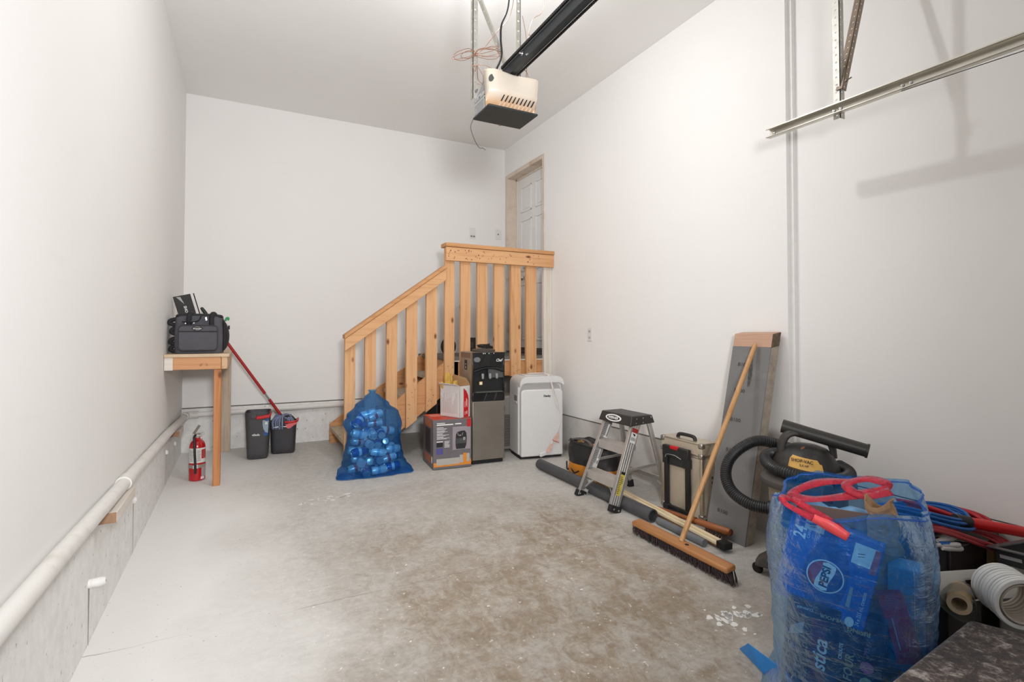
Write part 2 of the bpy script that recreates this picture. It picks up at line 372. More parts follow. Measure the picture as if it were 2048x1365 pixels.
# ------------------------------------------------------------------ house door in the right wall
d = MB(); dx = XR+DD
d.box((dx, DY0+.03, DZ0+.03), (dx+.04, DY1-.03, DZ1-.035))
door = struct('door_1', d, mat('door_white', 'E8E6E4', .45, var=.02), bevel=.002)
fr = MB(); FW = WHITEWOOD[2]
fr.box((XR-.008, DY0-.012, DZ0), (XR+.17, DY0+.03, DZ1)); fr.box((XR-.008, DY1-.045, DZ0), (XR+.17, DY1+.006, DZ1)); fr.box((XR-.008, DY0+.03, DZ1-.042), (XR+.17, DY1-.045, DZ1+.004))
fr.build('door_frame', mat('door_frame_paint', 'D9CBBB', .6, var=.06, dirt='B9906C', ds=3, dt=(.55, .8)), door, bevel=.003)
st = MB(); st.box((dx-.016, DY1-.065, DZ0), (dx, DY1-.045, DZ1-.042)); st.box((dx-.016, DY0+.03, DZ1-.06), (dx, DY1-.045, DZ1-.042)); st.build('door_stop', FW, door)
yl, yr = DY1-.04, DY0+.03
dw = (yl-yr)
for zi, (z0, z1) in enumerate(((2.62, 2.92), (1.93, 2.53), (1.13, 1.78))):
    for (u0, u1) in ((.14, .44), (.56, .86)):
        ya, yb_ = yl-dw*u0, yl-dw*u1; p = MB()
        x0 = dx-.009; bw = .016          # raised moulding ring and field
        for (a, c, e, f) in ((ya, ya-bw, z0, z1), (yb_+bw, yb_, z0, z1), (ya, yb_, z0, z0+bw), (ya, yb_, z1-bw, z1)):
            p.box((x0, min(a, c), e), (dx+.002, max(a, c), f))
        p.box((dx-.005, min(ya, yb_)+.034, z0+.034), (dx+.002, max(ya, yb_)-.034, z1-.034))
        p.build('door_panel', mat('door_white', 'E8E6E4'), door, bevel=.004)
kb = MB(); ky = 5.255
kb.sweep_lathe([(.033, 0), (.033, .12), (.012, .18), (.012, .45), (.028, .6), (.031, .8), (.02, 1), (.0, 1)], (dx, ky, 1.845), (dx-.065, ky, 1.845), 18); kb.build('door_knob', CHROME, door, smooth=40)
kb = MB(); kb.sweep_lathe([(.033, 0), (.033, .5), (.024, .8), (.02, 1), (0, 1)], (dx, ky, 1.975), (dx-.028, ky, 1.975), 18); kb.build('deadbolt', CHROME, door, smooth=40)
s_ = MB(); s_.box((XR-.012, DY0+.02, DZ0-.005), (dx+.05, DY1-.03, DZ0+.02)); s_.build('threshold', mat('dark_bronze', '4A443E', .5, .4), door, bevel=.002)
s_ = MB(); s_.box((dx-.012, DY0+.03, DZ0+.022), (dx, DY1-.045, DZ0+.06)); s_.build('door_sweep', mat('sweep_grey', '5B5752', .6), door)

# ------------------------------------------------------------------ staircase with landing and railing
S = thing('staircase', 'pine staircase with landing, balusters and sloped handrail below the white door', 'staircase', (.73, 4.5, FZ(4.5)))
YFk = 4.47; SL = .72
def zl(x): return .65 + SL*(x-1.62)             # lower edge of the front stringer
# stringers (vertical depth .29)
for y0, y1, m in ((4.512, 4.55, PINED[0]), (5.40, 5.438, PINED[0])):
    xa = .74; xb = 1.75
    poly = [(xa, y0, FZ(y0)), (.86, y0, FZ(y0)), (xb, y0, zl(xb)), (xb, y0, zl(xb)+.22), (1.70, y0, zl(1.70)+.29), (xa, y0, zl(xa)+.29)]
    b = MB(); b.prism(poly, (0, y1-y0, 0)); b.build('stringer', m, S, bevel=.002)
rise = [.285, .46, .635, .81]
TRM = mat('worn_tread', 'B9A58D', .75, var=.12, vs=20, dirt='8E8377', ds=8)
for i, z in enumerate(rise):
    x0 = .742+.262*i
    b = MB(); b.box((x0, 4.55, z-.038), (x0+.285, 5.40, z)); b.build('tread', [TRM], S, bevel=.004)
    for yy in (4.552, 5.372):
        c = MB(); c.box((x0+.02, yy, z-.078), (x0+.25, yy+.026, z-.038)); c.build('cleat', PINED[0], S)
# landing
LX0 = 1.70
b = MB(); b.box((LX0, 4.55, .80), (XR-.004, 4.588, .945)); b.build('joist', PINED[0], S)
b = MB(); b.box((LX0, 4.512, .795), (XR-.004, 4.55, .948)); b.build('rim_board', PINED[0], S, bevel=.002)
b = MB(); b.box((LX0, 4.588, .795), (LX0+.038, 5.54, .948)); b.build('rim_board', PINED[1], S)
for yy in (4.95, 5.3, 5.51):
    b = MB(); b.box((LX0+.038, yy, .795), (XR-.004, yy+.038, .948)); b.build('joist', PINED[0], S)
b = MB(); b.box((LX0-.02, 4.500, .951), (XR-.004, 5.545, .985)); b.build('deck', mat('deck_dark', '6C6762', .8, var=.15, dirt='8d877f'), S, bevel=.002)
b = MB(); b.box((LX0-.022, 4.496, .944), (XR-.004, 4.512, .953)); b.build('deck_edge', WHITEWOOD[0], S)
for xx, yy in ((1.70, 5.28), (1.72, 4.60), (2.62, 4.60)):
    b = MB(); b.box((xx, yy, FZ(yy)), (xx+.089, yy+.038, .80)); b.build('support_post', PINED[2], S, bevel=.002)
# railing: posts and balusters are nailed to the outside of the stringer and rim
def balus(xa, xb, ztop, sl=True, zb=None, m=None, name='baluster'):
    za, zb_ = (max(zl(xa)-.012, FZ(YFk)), max(zl(xb)-.012, FZ(YFk))) if sl else (zb, zb)
    t0, t1 = (ztop(xa), ztop(xb)) if callable(ztop) else (ztop, ztop)
    y0, y1 = YFk, YFk+.038
    b = MB(); b.hexa([(xa, y0, za), (xb, y0, zb_), (xb, y1, zb_), (xa, y1, za), (xa, y0, t0), (xb, y0, t1), (xb, y1, t1), (xa, y1, t0)])
    return b.build(name, m or PINE[2], S, bevel=.003)
rt = lambda x: 1.195 + SL*(x-.72)               # top of the sloped rail
for i, (xa, xb) in enumerate(((.726, .812), (.891, .983), (1.073, 1.168), (1.247, 1.346), (1.428, 1.53))):
    balus(xa, xb, lambda x: rt(x)-.035, name='newel_post' if i == 0 else 'baluster')
balus(1.603, 1.695, 1.99, name='newel_post')
for xa, xb in ((1.755, 1.853), (1.924, 2.026), (2.10, 2.20), (2.277, 2.386), (2.447, 2.561)):
    balus(xa, xb, 1.99, False, .79)
balus(2.645, 2.739, 1.99, False, .70, WHITEWOOD[2], 'wall_post')
b = MB()   # sloped rail board and its flat cap
y0, y1 = YFk-.038, YFk
b.prism([(.722, y0, rt(.722)-.14), (1.603, y0, rt(1.603)-.14), (1.603, y0, rt(1.603)-.035), (.722, y0, rt(.722)-.035)], (0, y1-y0, 0)); b.build('rail_board', PINE[0], S, bevel=.003)
b = MB(); b.prism([(.718, y0-.012, rt(.718)-.033), (1.603, y0-.012, rt(1.603)-.033), (1.603, y0-.012, rt(1.603)), (.718, y0-.012, rt(.718))], (0, .12, 0)); b.build('handrail_cap', PINED[0], S, bevel=.003)
b = MB(); b.box((1.60, y0, 1.868), (XR-.002, y1, 1.993)); b.build('rail_board', PINE[0], S, bevel=.003)
b = MB(); b.box((1.592, y0-.012, 1.995), (XR-.002, y0+.125, 2.03)); b.build('handrail_cap', PINED[0], S, bevel=.003)
nl = MB()
rnd = random.Random(2)
for k in range(46):
    x = 1.62+rnd.random()**1.5*.95; z = rnd.uniform(1.885, 1.975); nl.disc((x, y0-.001, z), (.0045*rnd.uniform(.6, 1.2), 0, 0), (0, 0, .0045), n=8)
for (xa, xb) in ((1.073, 1.168), (1.247, 1.346), (1.428, 1.53), (1.603, 1.695)):
    for k in range(7):
        x = rnd.uniform(xa+.015, xb-.015); nl.disc((x, YFk-.001, zl(x)+rnd.uniform(.03, .27)), (.0035, 0, 0), (0, 0, .0035), n=8)
for (xa, xb) in ((2.277, 2.386), (2.447, 2.561)):
    for k in range(6):
        x = rnd.uniform(xa+.015, xb-.015); nl.disc((x, YFk-.001, rnd.uniform(.81, .92)), (.0035, 0, 0), (0, 0, .0035), n=8)
o = nl.build('nail_heads', mat('nail_rust', '4A2E1C', .6), S); o['kind'] = 'stuff'

# ------------------------------------------------------------------ corner shelf-table
Tb = thing('corner_table', 'small pine corner table with white painted left end under the grey bag', 'table', (-.3, 4.33, FZ(4.33)))
t0, t1 = 4.335, 5.54; xr = -.125
b = MB(); b.box((XL+.002, t0-.012, 1.034), (xr+.012, t1, 1.056)); b.build('tabletop', mat('tabletop_ply', 'D2B89A', .7, var=.1, dirt='E0D8CE', ds=4), Tb, bevel=.002)
b = MB(); b.box((XL+.055, t0, .945), (-.165, t0+.036, 1.034)); b.build('apron', wood('apron_wood', 0, 'D19A6C', 'BE8152'), Tb, bevel=.003)
b = MB(); b.box((XL+.002, t0, .942), (XL+.055, t0+.036, 1.034)); b.build('apron', WHITEWOOD[0], Tb, bevel=.003, label='white painted end block of the apron')
b = MB(); b.box((xr-.038, t0-.001, .945), (xr, t1-.01, 1.034)); b.build('side_apron', wood('apron_side', 1, 'D8B491', 'C08A5C'), Tb, bevel=.003)
LEG = wood('leg_wood', 2, 'CB8A57', 'B5713F')
b = MB(); b.box((-.212, t0+.036, FZ(t0)), (-.165, t0+.125, 1.034)); b.build('leg', LEG, Tb, bevel=.003)
b = MB(); b.box((-.205, 5.44, FZ(5.44)), (-.125, 5.478, 1.034)); b.build('leg', wood('leg_wood_b', 2, 'C9B7A2', 'A98666'), Tb, bevel=.003)

# ------------------------------------------------------------------ plastic pipe along the footing
P = thing('drain_pipe', 'long white painted plastic pipe along the footing of the left and back walls', 'pipe', (XL+.03, 2.5, .5))
PW = mat('painted_pipe', 'E2DFDA', .45, var=.03, dirt='CFC9C0', ds=6)
b = MB(); b.tube([(XL+.032, YF+.05, .555), (XL+.032, 2.0, .545), (XL+.032, 4.3, .505), (XL+.032, 5.42, .468)], .027, 18); b.build('pipe_run', PW, P, smooth=40)
b = MB(); b.tube([(XL+.10, YB-.032, .466), (.9, YB-.032, .482), (1.66, YB-.032, .49)], .0245, 18); b.build('pipe_run', PW, P, smooth=40)
b = MB(); b.tube(bez([(XL+.032, 5.40, .468), (XL+.032, 5.47, .467), (XL+.045, 5.505, .466), (XL+.08, YB-.032, .466), (XL+.13, YB-.032, .466)], 6), .033, 18); b.build('elbow', PW, P, smooth=40)
b = MB(); b.cyl((XL+.032, 2.86, .531), (XL+.032, 2.95, .529), .032); b.build('coupling', PW, P, smooth=40)
for i, (ya, yb_, zt) in enumerate(((2.55, 2.93, .497), (4.72, 4.98, .455))):
    b = MB(); b.box((XL-.001, ya, zt-.044), (XL+.066, yb_, zt)); o = b.build('wood_block', [WHITEWOOD[1]], bevel=.002)
    c = MB(); c.quad((XL, ya-.001, zt-.043), (XL+.065, ya-.001, zt-.043), (XL+.065, ya-.001, zt-.001), (XL, ya-.001, zt-.001)); c.build('raw_end', mat('raw_wood_end', 'A17E63', .8, var=.15, vs=40), None).parent = o
    tag(o, ('nearer' if i == 0 else 'farther') + ' wood block with raw brown end wedged under the white pipe', 'block', 'wood blocks under the pipe')
for i, (y, z, L) in enumerate(((2.47, .262, .05), (3.32, .33, .014), (4.55, .33, .012), (5.05, .30, .012))):
    b = MB(); b.sweep_lathe([(0, 0), (.016, 0), (.017, .8), (.012, 1), (0, 1)], (XL-.01, y, z), (XL+L, y, z+.004), 14)
    o = b.build('footing_tie', KERB, smooth=50)
    c = MB(); c.add([(XL-.0005, y-.004, z-.01), (XL-.0005, y+.004, z-.01), (XL-.0005, y+.002, FZ(y)), (XL-.0005, y-.003, FZ(y))], [(0, 1, 2, 3)])
    c.build('rust_run', mat('rust_run', '9D958A', .8), None).parent = o
    tag(o, ['longest form tie stub sticking out of the left concrete footing, nearest the camera', 'small form tie stub in left footing beyond the nearer wood block', 'small form tie stub in left footing beside the red extinguisher', 'small form tie stub in left footing nearest the back corner'][i], 'tie', 'form ties in the footing')

# ------------------------------------------------------------------ wall plates
def plate(name, label, c, r, u, wd, ht, toggle):
    c, r, u = V3(c), V3(r), V3(u); n = r.cross(u)
    t = thing(name, label, 'switch' if 'outlet' not in name else 'outlet', c)
    b = MB(); b.obox(c+n*.003, r*wd/2, u*ht/2, n*.003); b.build('cover_plate', WHITEP, t, bevel=.002)
    toggle(t, c+n*.006, r, u, n); return t
X_, Z_ = V3((1, 0, 0)), V3((0, 0, 1)); Yn = V3((0, -1, 0))
def tg_opener(t, c, r, u, n):
    b = MB(); b.obox(c+u*.022, r*.028, u*.032, n*.004); b.build('push_button', WHITEP, t, bevel=.002)
    b = MB(); b.obox(c-u*.036-r*.016, r*.012, u*.010, n*.004); b.obox(c-u*.036+r*.016, r*.012, u*.010, n*.004); b.build('small_buttons', mat('button_grey', '8F8B87', .5), t)
plate('opener_control', 'grey white door opener wall control with buttons above the stair rail', (2.324, YB, 2.371), X_, Z_, .072, .13, tg_opener)
def tg_jack(t, c, r, u, n):
    b = MB(); b.obox(c, r*.007, u*.007, n*.003); b.build('jack', mat('jack_brown', '6B5748', .5), t)
plate('wall_jack', 'white wall plate with one small jack next to the door frame', (2.652, YB, 2.385), X_, Z_, .072, .12, tg_jack)
def tg_out(t, c, r, u, n):
    for s in (-1, 1):
        b = MB(); b.disc(c+u*.027*s+n*.001, r*.017, u*.016, n=18); b.build('receptacle', mat('receptacle', 'CFCBC7', .5), t)
        b = MB(); b.obox(c+u*.030*s-r*.006+n*.001, r*.0012, u*.005, n*.0015); b.obox(c+u*.030*s+r*.006+n*.001, r*.0012, u*.005, n*.0015); b.build('slots', BLACKINK, t)
plate('wall_outlet', 'white duplex outlet on right wall above the step ladder', (XR, 3.821, 1.195), Yn, Z_, .07, .118, tg_out)
# ================================================================== overhead: opener, brackets, track
def perforated(p0, p1, side, leg=.03, th=.0028, pitch=.05, hole=.006, flip=1):
    """slotted angle iron: two strips with rows of real holes, built from short cells"""
    p0, p1 = V3(p0), V3(p1); d = (p1-p0); L = d.length; d.normalize(); sd = V3(side); sd = (sd-d*sd.dot(d)).normalized(); n = d.cross(sd)*flip
    b = MB(); N = max(2, int(L/pitch)); cell = L/N
    for ax, nn in ((sd, n), (n, sd)):
        for i in range(N):
            o = p0 + d*cell*i; k = 8; ring_o = []; ring_i = []
            for q in range(k):
                a = 2*pi*(q+.5)/k; ring_i.append((leg/2+cos(a)*hole, cell/2+sin(a)*hole))
            hw, hh = leg/2, cell/2; sq = [(leg, hh+hh*.45), (hw+hw*.45, cell), (hw-hw*.45, cell), (0, hh+hh*.45), (0, hh-hh*.45), (hw-hw*.45, 0), (hw+hw*.45, 0), (leg, hh-hh*.45)]
            # octagon outer + 4 corners
            P = [o+ax*x+d*y for x, y in ring_i] + [o+ax*x+d*y for x, y in sq] + [o+ax*x+d*y for x, y in ((leg, cell), (0, cell), (0, 0), (leg, 0))]
            P2 = [q+nn*th for q in P]
            fs = []
            for q in range(8): fs.append((q, (q+1) % 8, 8+(q+1) % 8, 8+q))
            fs += [(8, 9, 16), (10, 11, 17), (12, 13, 18), (14, 15, 19)]
            m = len(P); b.add(P, fs); b.add(P2, fs)
            b.add(P[:8]+P2[:8], [(q, (q+1) % 8, 8+(q+1) % 8, 8+q) for q in range(8)])
        b.add([p0, p1, p1+nn*th, p0+nn*th], [(0, 1, 2, 3)]); b.add([p0+ax*leg, p1+ax*leg, p1+ax*leg+nn*th, p0+ax*leg+nn*th], [(0, 1, 2, 3)])
    return b
def bolt(c, n, r=.007, L=.012):
    b = MB(); c, n = V3(c), V3(n).normalized(); b.cyl(c, c+n*L*.5, r, n=6); b.cyl(c+n*L*.5, c+n*L*1.6, r*.5, n=8); return b
AX, AY = 1.090, 2.105       # opener: front face position
OP = thing('garage_door_opener', 'ceiling garage door opener with grey housing and warm white vented lens', 'opener', (AX, 2.22, 2.235))
ZB, ZT = 2.236, 2.396
ch = MB(); x0, x1 = AX-.125, AX+.125
ch.hexa([(x0, 2.168, ZB+.006), (x1, 2.168, ZB+.006), (x1, 2.29, ZB+.006), (x0, 2.29, ZB+.006), (x0, 2.168, ZT-.012), (x1, 2.168, ZT-.012), (x1, 2.29, ZT-.075), (x0, 2.29, ZT-.075)])
ch.build('housing', mat('opener_grey', '9FA1A2', .45, .3, var=.04), OP, bevel=.008)
bt = MB(); bt.box((x0-.004, 2.110, ZB-.002), (x1+.004, 2.294, ZB+.008)); bt.build('base_pan', mat('opener_base', '2F3534', .55, var=.05), OP, bevel=.004)
lens = MB()
LZ0, LZ1 = ZB+.006, ZT+.006
def lensf(u, v):
    a = u*2-1; z = LZ0+(LZ1-LZ0)*v; wd = .128+.014*v
    fold = .035*max(0, 1-abs(v-.42)/.30) if abs(a) < .8 else 0
    y = AY+.028*abs(a)**4 - .012 + (.055*(1-v/.4) if v < .4 else 0) + .022*max(0, 1-((a-.05)/.75)**2)*max(0, (v-.3)/.7)
    if abs(a) > .96: y = AY+.035
    return (AX+a*wd, y, z)
lens.grid(lensf, 26, 20)
lens.quad((AX-.142, AY+.02, LZ1), (AX+.142, AY+.02, LZ1), (AX+.125, AY+.06, LZ1-.004), (AX-.125, AY+.06, LZ1-.004))
LENSM = mat('opener_lens', 'E6D9C6', .35, var=.03)
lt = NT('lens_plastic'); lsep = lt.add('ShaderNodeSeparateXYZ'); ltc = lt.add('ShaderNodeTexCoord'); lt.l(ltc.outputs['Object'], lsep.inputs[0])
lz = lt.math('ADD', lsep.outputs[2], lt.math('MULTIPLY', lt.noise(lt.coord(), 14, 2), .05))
lt.l(lt.ramp(lz, [(.045, lin('CFA27A')), (.10, lin('DDD0C0'))]), lt.b.inputs['Base Color'])   # tan low on the lens: its glow and shading put into the colour
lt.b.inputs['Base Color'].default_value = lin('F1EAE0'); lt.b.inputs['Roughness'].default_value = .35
lt.b.inputs['Subsurface Weight'].default_value = .15; lt.b.inputs['Subsurface Radius'].default_value = (.03, .025, .02); lt.b.inputs['Subsurface Scale'].default_value = .5
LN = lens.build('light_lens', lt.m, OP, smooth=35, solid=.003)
vs_ = MB(); vl = MB()
for k in range(9):
    xk = AX-.058+.0195*k
    vs_.obox((xk, AY+.004, LZ0+.040), (.0026, 0, 0), (0, .004, 0), (.005, -.004, .012))
    vl.obox((xk-.006, AY+.022, LZ0+.017), (.0045, 0, 0), (0, .003, 0), (.003, -.005, .007))
vs_.build('vent_slots', BLACKINK, LN); vl.build('vent_ribs', mat('lens_rib', 'D9BFA4', .4), LN)
h = MB(); h.disc((AX-.118, AY-.001, LZ1-.043), (.012, -.003, 0), (0.004, 0, .018), n=20); h.build('lens_socket', mat('socket_dark', '4F514F', .5), LN)
lg = MB(); lg.text('LiftMaster', (x0-.001, 2.208, 2.318), (0, -1, 0), (0, 0, 1), .030, sx=1.0, shear=.15, bold=.0004); lg.box((x0-.0015, 2.14, 2.295), (x0-.0005, 2.28, 2.298))
lg.text('1/2', (x0-.001, 2.265, 2.262), (0, -1, 0), (0, 0, 1), .026); lg.build('brand_lettering', mat('pale_silver', 'D9DADA', .4), OP)
sc = MB(); sc.cyl((AX+.01, 2.28, ZB-.002), (AX+.01, 2.28, ZB-.008), .007, n=10); sc.build('screw', CHROME, OP)
# rail with chain running towards the garage door
RL = MB(); ry0 = 2.20; zr = 2.437
RL.box((AX-.016, YF+.1, zr-.028), (AX+.016, ry0, zr+.022)); RL.build('rail', mat('rail_black', '23282B', .4, .3, var=.05), OP, bevel=.003)
rh = MB(); rh.box((AX-.018, YF+.1, zr+.020), (AX-.010, ry0, zr+.026)); rh.build('rail_lip', mat('rail_grey', '8E9294', .35, .7), OP)
chn = MB(); k = 0; y = ry0-.01
while y > YF+.15:
    chn.obox((AX-.022, y, zr+.030), (.004, 0, 0), (0, .0055, 0), (0, 0, .006)); chn.obox((AX+.021, y+.006, zr-.030), (.003, 0, 0), (0, .0055, 0), (0, 0, .005)); y -= .0135
o = chn.build('chain_links', mat('chain_oiled', '2B2928', .35, .8), OP); o['kind'] = 'stuff'
bolt((AX-.016, 1.99, zr), (-1, 0, 0), .009).build('rail_bolt', CHROME, OP)
# brackets to the ceiling
for (p0, p1, sd, fl_) in (((AX-.135, 2.28, 2.335), (AX-.135, 2.28, ZC), (1, 0, 0), 1), ((AX+.126, 2.28, 2.40), (AX+.126, 2.28, ZC), (-1, 0, 0), -1), ((AX-.105, 2.31, 2.86), (AX+.10, 2.31, 2.43), (1, 0, .55), 1)):
    perforated(p0, p1, sd, .026, flip=fl_).build('bracket_angle', STEEL, OP)
bolt((AX-.12, 2.28, 2.37), (0, -1, 0)).build('bracket_bolt', CHROME, OP)
pc = MB(); pc.tube(bez([(.995, 2.155, 2.40), (1.025, 2.16, 2.44), (1.06, 2.18, 2.52), (1.065, 2.20, 2.61), (1.075, 2.21, 2.69), (1.13, 2.25, 2.82), (1.18, 2.32, 3.1), (1.18, 2.4, ZC)]), .005, 8); pc.build('power_cord', MATTEBLACK, OP, smooth=60)
COPPER = mat('bell_wire', '9A6A4C', .5, .2, var=.2)
cwr = MB()
rnd = random.Random(5)
bx, by, bz = AX-.135, 2.26, 2.54
for k in range(7):                              # loose hank of bell wire
    L = rnd.uniform(.07, .15); a = rnd.uniform(.1, .5); hh = rnd.uniform(.012, .03); sgn = 1 if k % 3 else -1
    pts = [(bx+sgn*L*.5*(1-cos(q))*cos(a), by-.01+rnd.uniform(-.004, .004), bz+sgn*L*.5*(1-cos(q))*sin(a)+hh*sin(q)) for q in [2*pi*i/16 for i in range(17)]]
    cwr.tube(pts, .0013, 5)
cwr.tube(bez([(bx, by, bz-.01), (bx+.05, by, bz+.04), (bx+.12, by, bz+.14), (bx+.19, by, bz+.24), (bx+.22, by, bz+.42), (bx+.25, by, ZC-.02)]), .0015, 5)
cwr.tube(bez([(bx-.01, by, bz-.06), (bx+.05, by-.02, bz-.055), (bx+.14, by-.04, bz-.09), (AX+.0, by-.06, 2.43), (AX+.03, 2.17, 2.40)]), .0014, 5)
cwr.tube(bez([(bx+.005, by, bz-.05), (bx-.012, by-.01, bz-.07), (bx+.0, by-.01, bz-.09), (bx+.015, by, bz-.05), (bx+.02, by, bz-.12), (bx+.05, by, 2.40)]), .0013, 5)
cwr.tube(bez([(bx+.02, by, bz-.06), (bx+.045, by, bz-.1), (bx+.04, by, bz-.14), (bx+.02, by+.01, bz-.135)]), .0013, 5)
cwr.build('bell_wire', COPPER, OP)
cw2 = MB()
for k in range(4):
    a0 = rnd.uniform(0, 1); cw2.tube([(AX+.105+.03*cos(q)*rnd.uniform(.95, 1.05), 2.22, 2.47+.035*sin(q)) for q in [a0+2*pi*i/14 for i in range(13)]], .0013, 5)
cw2.tube(bez([(AX+.13, 2.25, 2.40), (AX+.145, 2.25, 2.54), (AX+.14, 2.25, 2.69), (AX+.12, 2.25, 2.79)]), .0013, 5)
cw2.tube(bez([(AX+.09, 2.33, 2.60), (AX+.16, 2.32, 2.615), (AX+.18, 2.32, 2.65), (AX+.175, 2.32, 2.70), (AX+.20, 2.32, 2.745), (AX+.195, 2.32, 2.76), (AX+.22, 2.32, 2.84), (AX+.28, 2.33, 2.90), (AX+.30, 2.34, 3.0), (AX+.3, 2.34, ZC-.01)]), .0013, 5)
cw2.tube(bez([(AX+.12, 2.17, 2.385), (AX+.155, 2.18, 2.385), (AX+.163, 2.18, 2.41), (AX+.14, 2.18, 2.44), (AX+.135, 2.18, 2.40)]), .0013, 5)
cw2.build('bell_wire', COPPER, OP)
cw3 = MB(); cw3.tube(bez([(x0-.003, 2.285, ZB+.005), (x0-.012, 2.30, 2.20), (x0+.01, 2.31, 2.15), (x0+.045, 2.33, 2.12), (x0+.065, 2.33, 2.12), (x0+.08, 2.33, 2.112)]), .0013, 5); cw3.build('antenna_wire', MATTEBLACK, OP)

# horizontal door track on the right
TX = 2.38; TZ = 2.233
TR = thing('door_track', 'galvanised horizontal garage door track with perforated hangers beside the right wall', 'track', (TX, 1.0, 2.21))
prof = [(-.006, .022), (.022, .022), (.022, -.022), (-.006, -.022)]          # C section opening towards the room
b = MB(); ya, yb_ = YF+.05, 1.762
def ztrk(y): return TZ - .012*(1.762-y)
for (xa, za), (xb, zb) in zip(prof[:-1], prof[1:]):
    for off in (0,):
        dx_, dz_ = (0, .002) if za == zb else (.002, 0)
        b.hexa([(TX+xa, ya, ztrk(ya)+za), (TX+xb, ya, ztrk(ya)+zb), (TX+xb+dx_, ya, ztrk(ya)+zb+dz_), (TX+xa+dx_, ya, ztrk(ya)+za+dz_),
                (TX+xa, yb_, ztrk(yb_)+za), (TX+xb, yb_, ztrk(yb_)+zb), (TX+xb+dx_, yb_, ztrk(yb_)+zb+dz_), (TX+xa+dx_, yb_, ztrk(yb_)+za+dz_)])
b.tube([(TX-.007, ya, ztrk(ya)+.019), (TX-.007, yb_, ztrk(yb_)+.019)], .003, 6); b.tube([(TX-.007, ya, ztrk(ya)-.021), (TX-.007, yb_, ztrk(yb_)-.021)], .003, 6)
b.build('track_channel', mat('track_galvanised', 'C3BFB4', .3, 1, var=.1, vs=8), TR)
perforated((TX+.026, 1.405, 2.19), (TX+.026, 1.405, ZC), (0, 1, 0), .032, hole=.005, pitch=.034, flip=-1).build('hanger_angle', STEEL, TR)
perforated((TX+.02, 1.392, 2.32), (TX+.35, 1.392, 3.30), (1, 0, -.3), .03, hole=.005, pitch=.034).build('hanger_brace', mat('brace_steel', '9E8F80', .5, .8, var=.1), TR)
for y in (1.735, 1.40, 1.43, 1.12, 1.15): bolt((TX+.02, y, ztrk(y)), (-1, 0, 0), .006, .006).build('track_bolt', CHROME, TR)
bolt((TX+.03, 1.385, 2.35), (0, -1, .2), .006, .018).build('hanger_bolt', mat('dark_bolt', '6d655c', .5, .8), TR)
b = MB(); b.tube([(TX+.01, 1.15, ztrk(1.15)-.025), (TX+.01, .4, ztrk(.4)-.05), (TX+.01, -.5, ztrk(-.5)-.06)], .0016, 6); b.build('lift_cable', MATTEBLACK, TR)
# bare lampholder on the ceiling (above the frame) carrying the bulb
lh = thing('lampholder', 'white porcelain lampholder with bare bulb on the ceiling above the opener', 'lamp', (1.11, 2.5, ZC))
b = MB(); b.lathe([(.055, 0), (.055, -.012), (.035, -.03), (.028, -.06), (.022, -.085)], (1.11, 2.5, ZC), 24); b.build('porcelain_base', WHITEP, lh, smooth=40)
# ================================================================== on and around the corner table
NYL = mat('charcoal_nylon', '55545A', .85, var=.08, vs=20, bump=.25, bs=220, bd=.001)
NYB = mat('black_nylon', '232226', .8, var=.12, bump=.25, bs=200, bd=.001)
TOPZ = 1.056
G = thing('bowling_bag', 'charcoal nylon sports bag with front pocket standing on corner table', 'bag', (-.32, 4.58, TOPZ))
bx0, bx1, by0, by1, bz1 = -.470, -.160, 4.445, 4.70, 1.325
b = MB()
def bagf(u, v):     # rounded box body that bulges
    a = 2*pi*u; z = TOPZ+.002+(bz1-TOPZ)*v; k = 1+.04*sin(pi*v)-.02*v
    ca, sa = cos(a), sin(a); e = .36
    return ((bx0+bx1)/2+abs(ca)**e*(1 if ca > 0 else -1)*(bx1-bx0)/2*k, (by0+by1)/2+abs(sa)**e*(1 if sa > 0 else -1)*(by1-by0)/2*k, z+.006*sin(3*a)*v)
b.grid(bagf, 48, 12, closed_u=True)
b.add([bagf(i/48, 0) for i in range(48)], [tuple(range(48))]); b.build('body', NYL, G, smooth=50)
b = MB(); b.grid(lambda u, v: (lambda p: (p[0]+(.0)*(v), p[1], bz1+.016*v+.018*sin(pi*min(1, v)) ))(tuple(((bx0+bx1)/2+(bagf(u, 1)[0]-(bx0+bx1)/2)*(1-.97*max(0, v-.25)/.75), (by0+by1)/2+(bagf(u, 1)[1]-(by0+by1)/2)*(1-.97*max(0, v-.25)/.75)))), 48, 8, closed_u=True)
b.build('lid', NYB, G, smooth=50)
def rrect(x0, z0, x1, z1, r, n=5):
    out = []
    for cx, cz, a0 in ((x1-r, z1-r, 0), (x0+r, z1-r, pi/2), (x0+r, z0+r, pi), (x1-r, z0+r, 1.5*pi)):
        for k in range(n+1): a = a0+pi/2*k/n; out.append((cx+r*cos(a), cz+r*sin(a)))
    return out
py = by0-.036; px0, px1, pz0, pz1 = -.442, -.190, 1.078, 1.265
b = MB(); b.prism([(x, py, z) for x, z in rrect(px0, pz0, px1, pz1, .03)], (0, .045, 0)); pk = b.build('front_pocket', NYL, G, bevel=.008)
b = MB(); b.tube([(x, py-.001, z) for x, z in rrect(px0+.002, pz0+.002, px1-.002, pz1-.002, .03)], .004, 6, closed=True); b.build('piping', mat('piping', '303034', .6), pk, smooth=60)
b = MB(); b.box((px0+.006, py-.004, 1.215), (px1-.006, py+.004, 1.222)); b.build('zipper', MATTEBLACK, pk)
b = MB(); ox, oz = -.322, 1.240; b.disc((ox, py-.0045, oz), (.036, 0, 0), (0, 0, .0175), n=28); b.build('badge', BLACKINK, pk)
b = MB(); b.text('Brunswick', (ox, py-.006, oz-.001), (1, 0, 0), (0, 0, 1), .0125, shear=.2, bold=.0003)
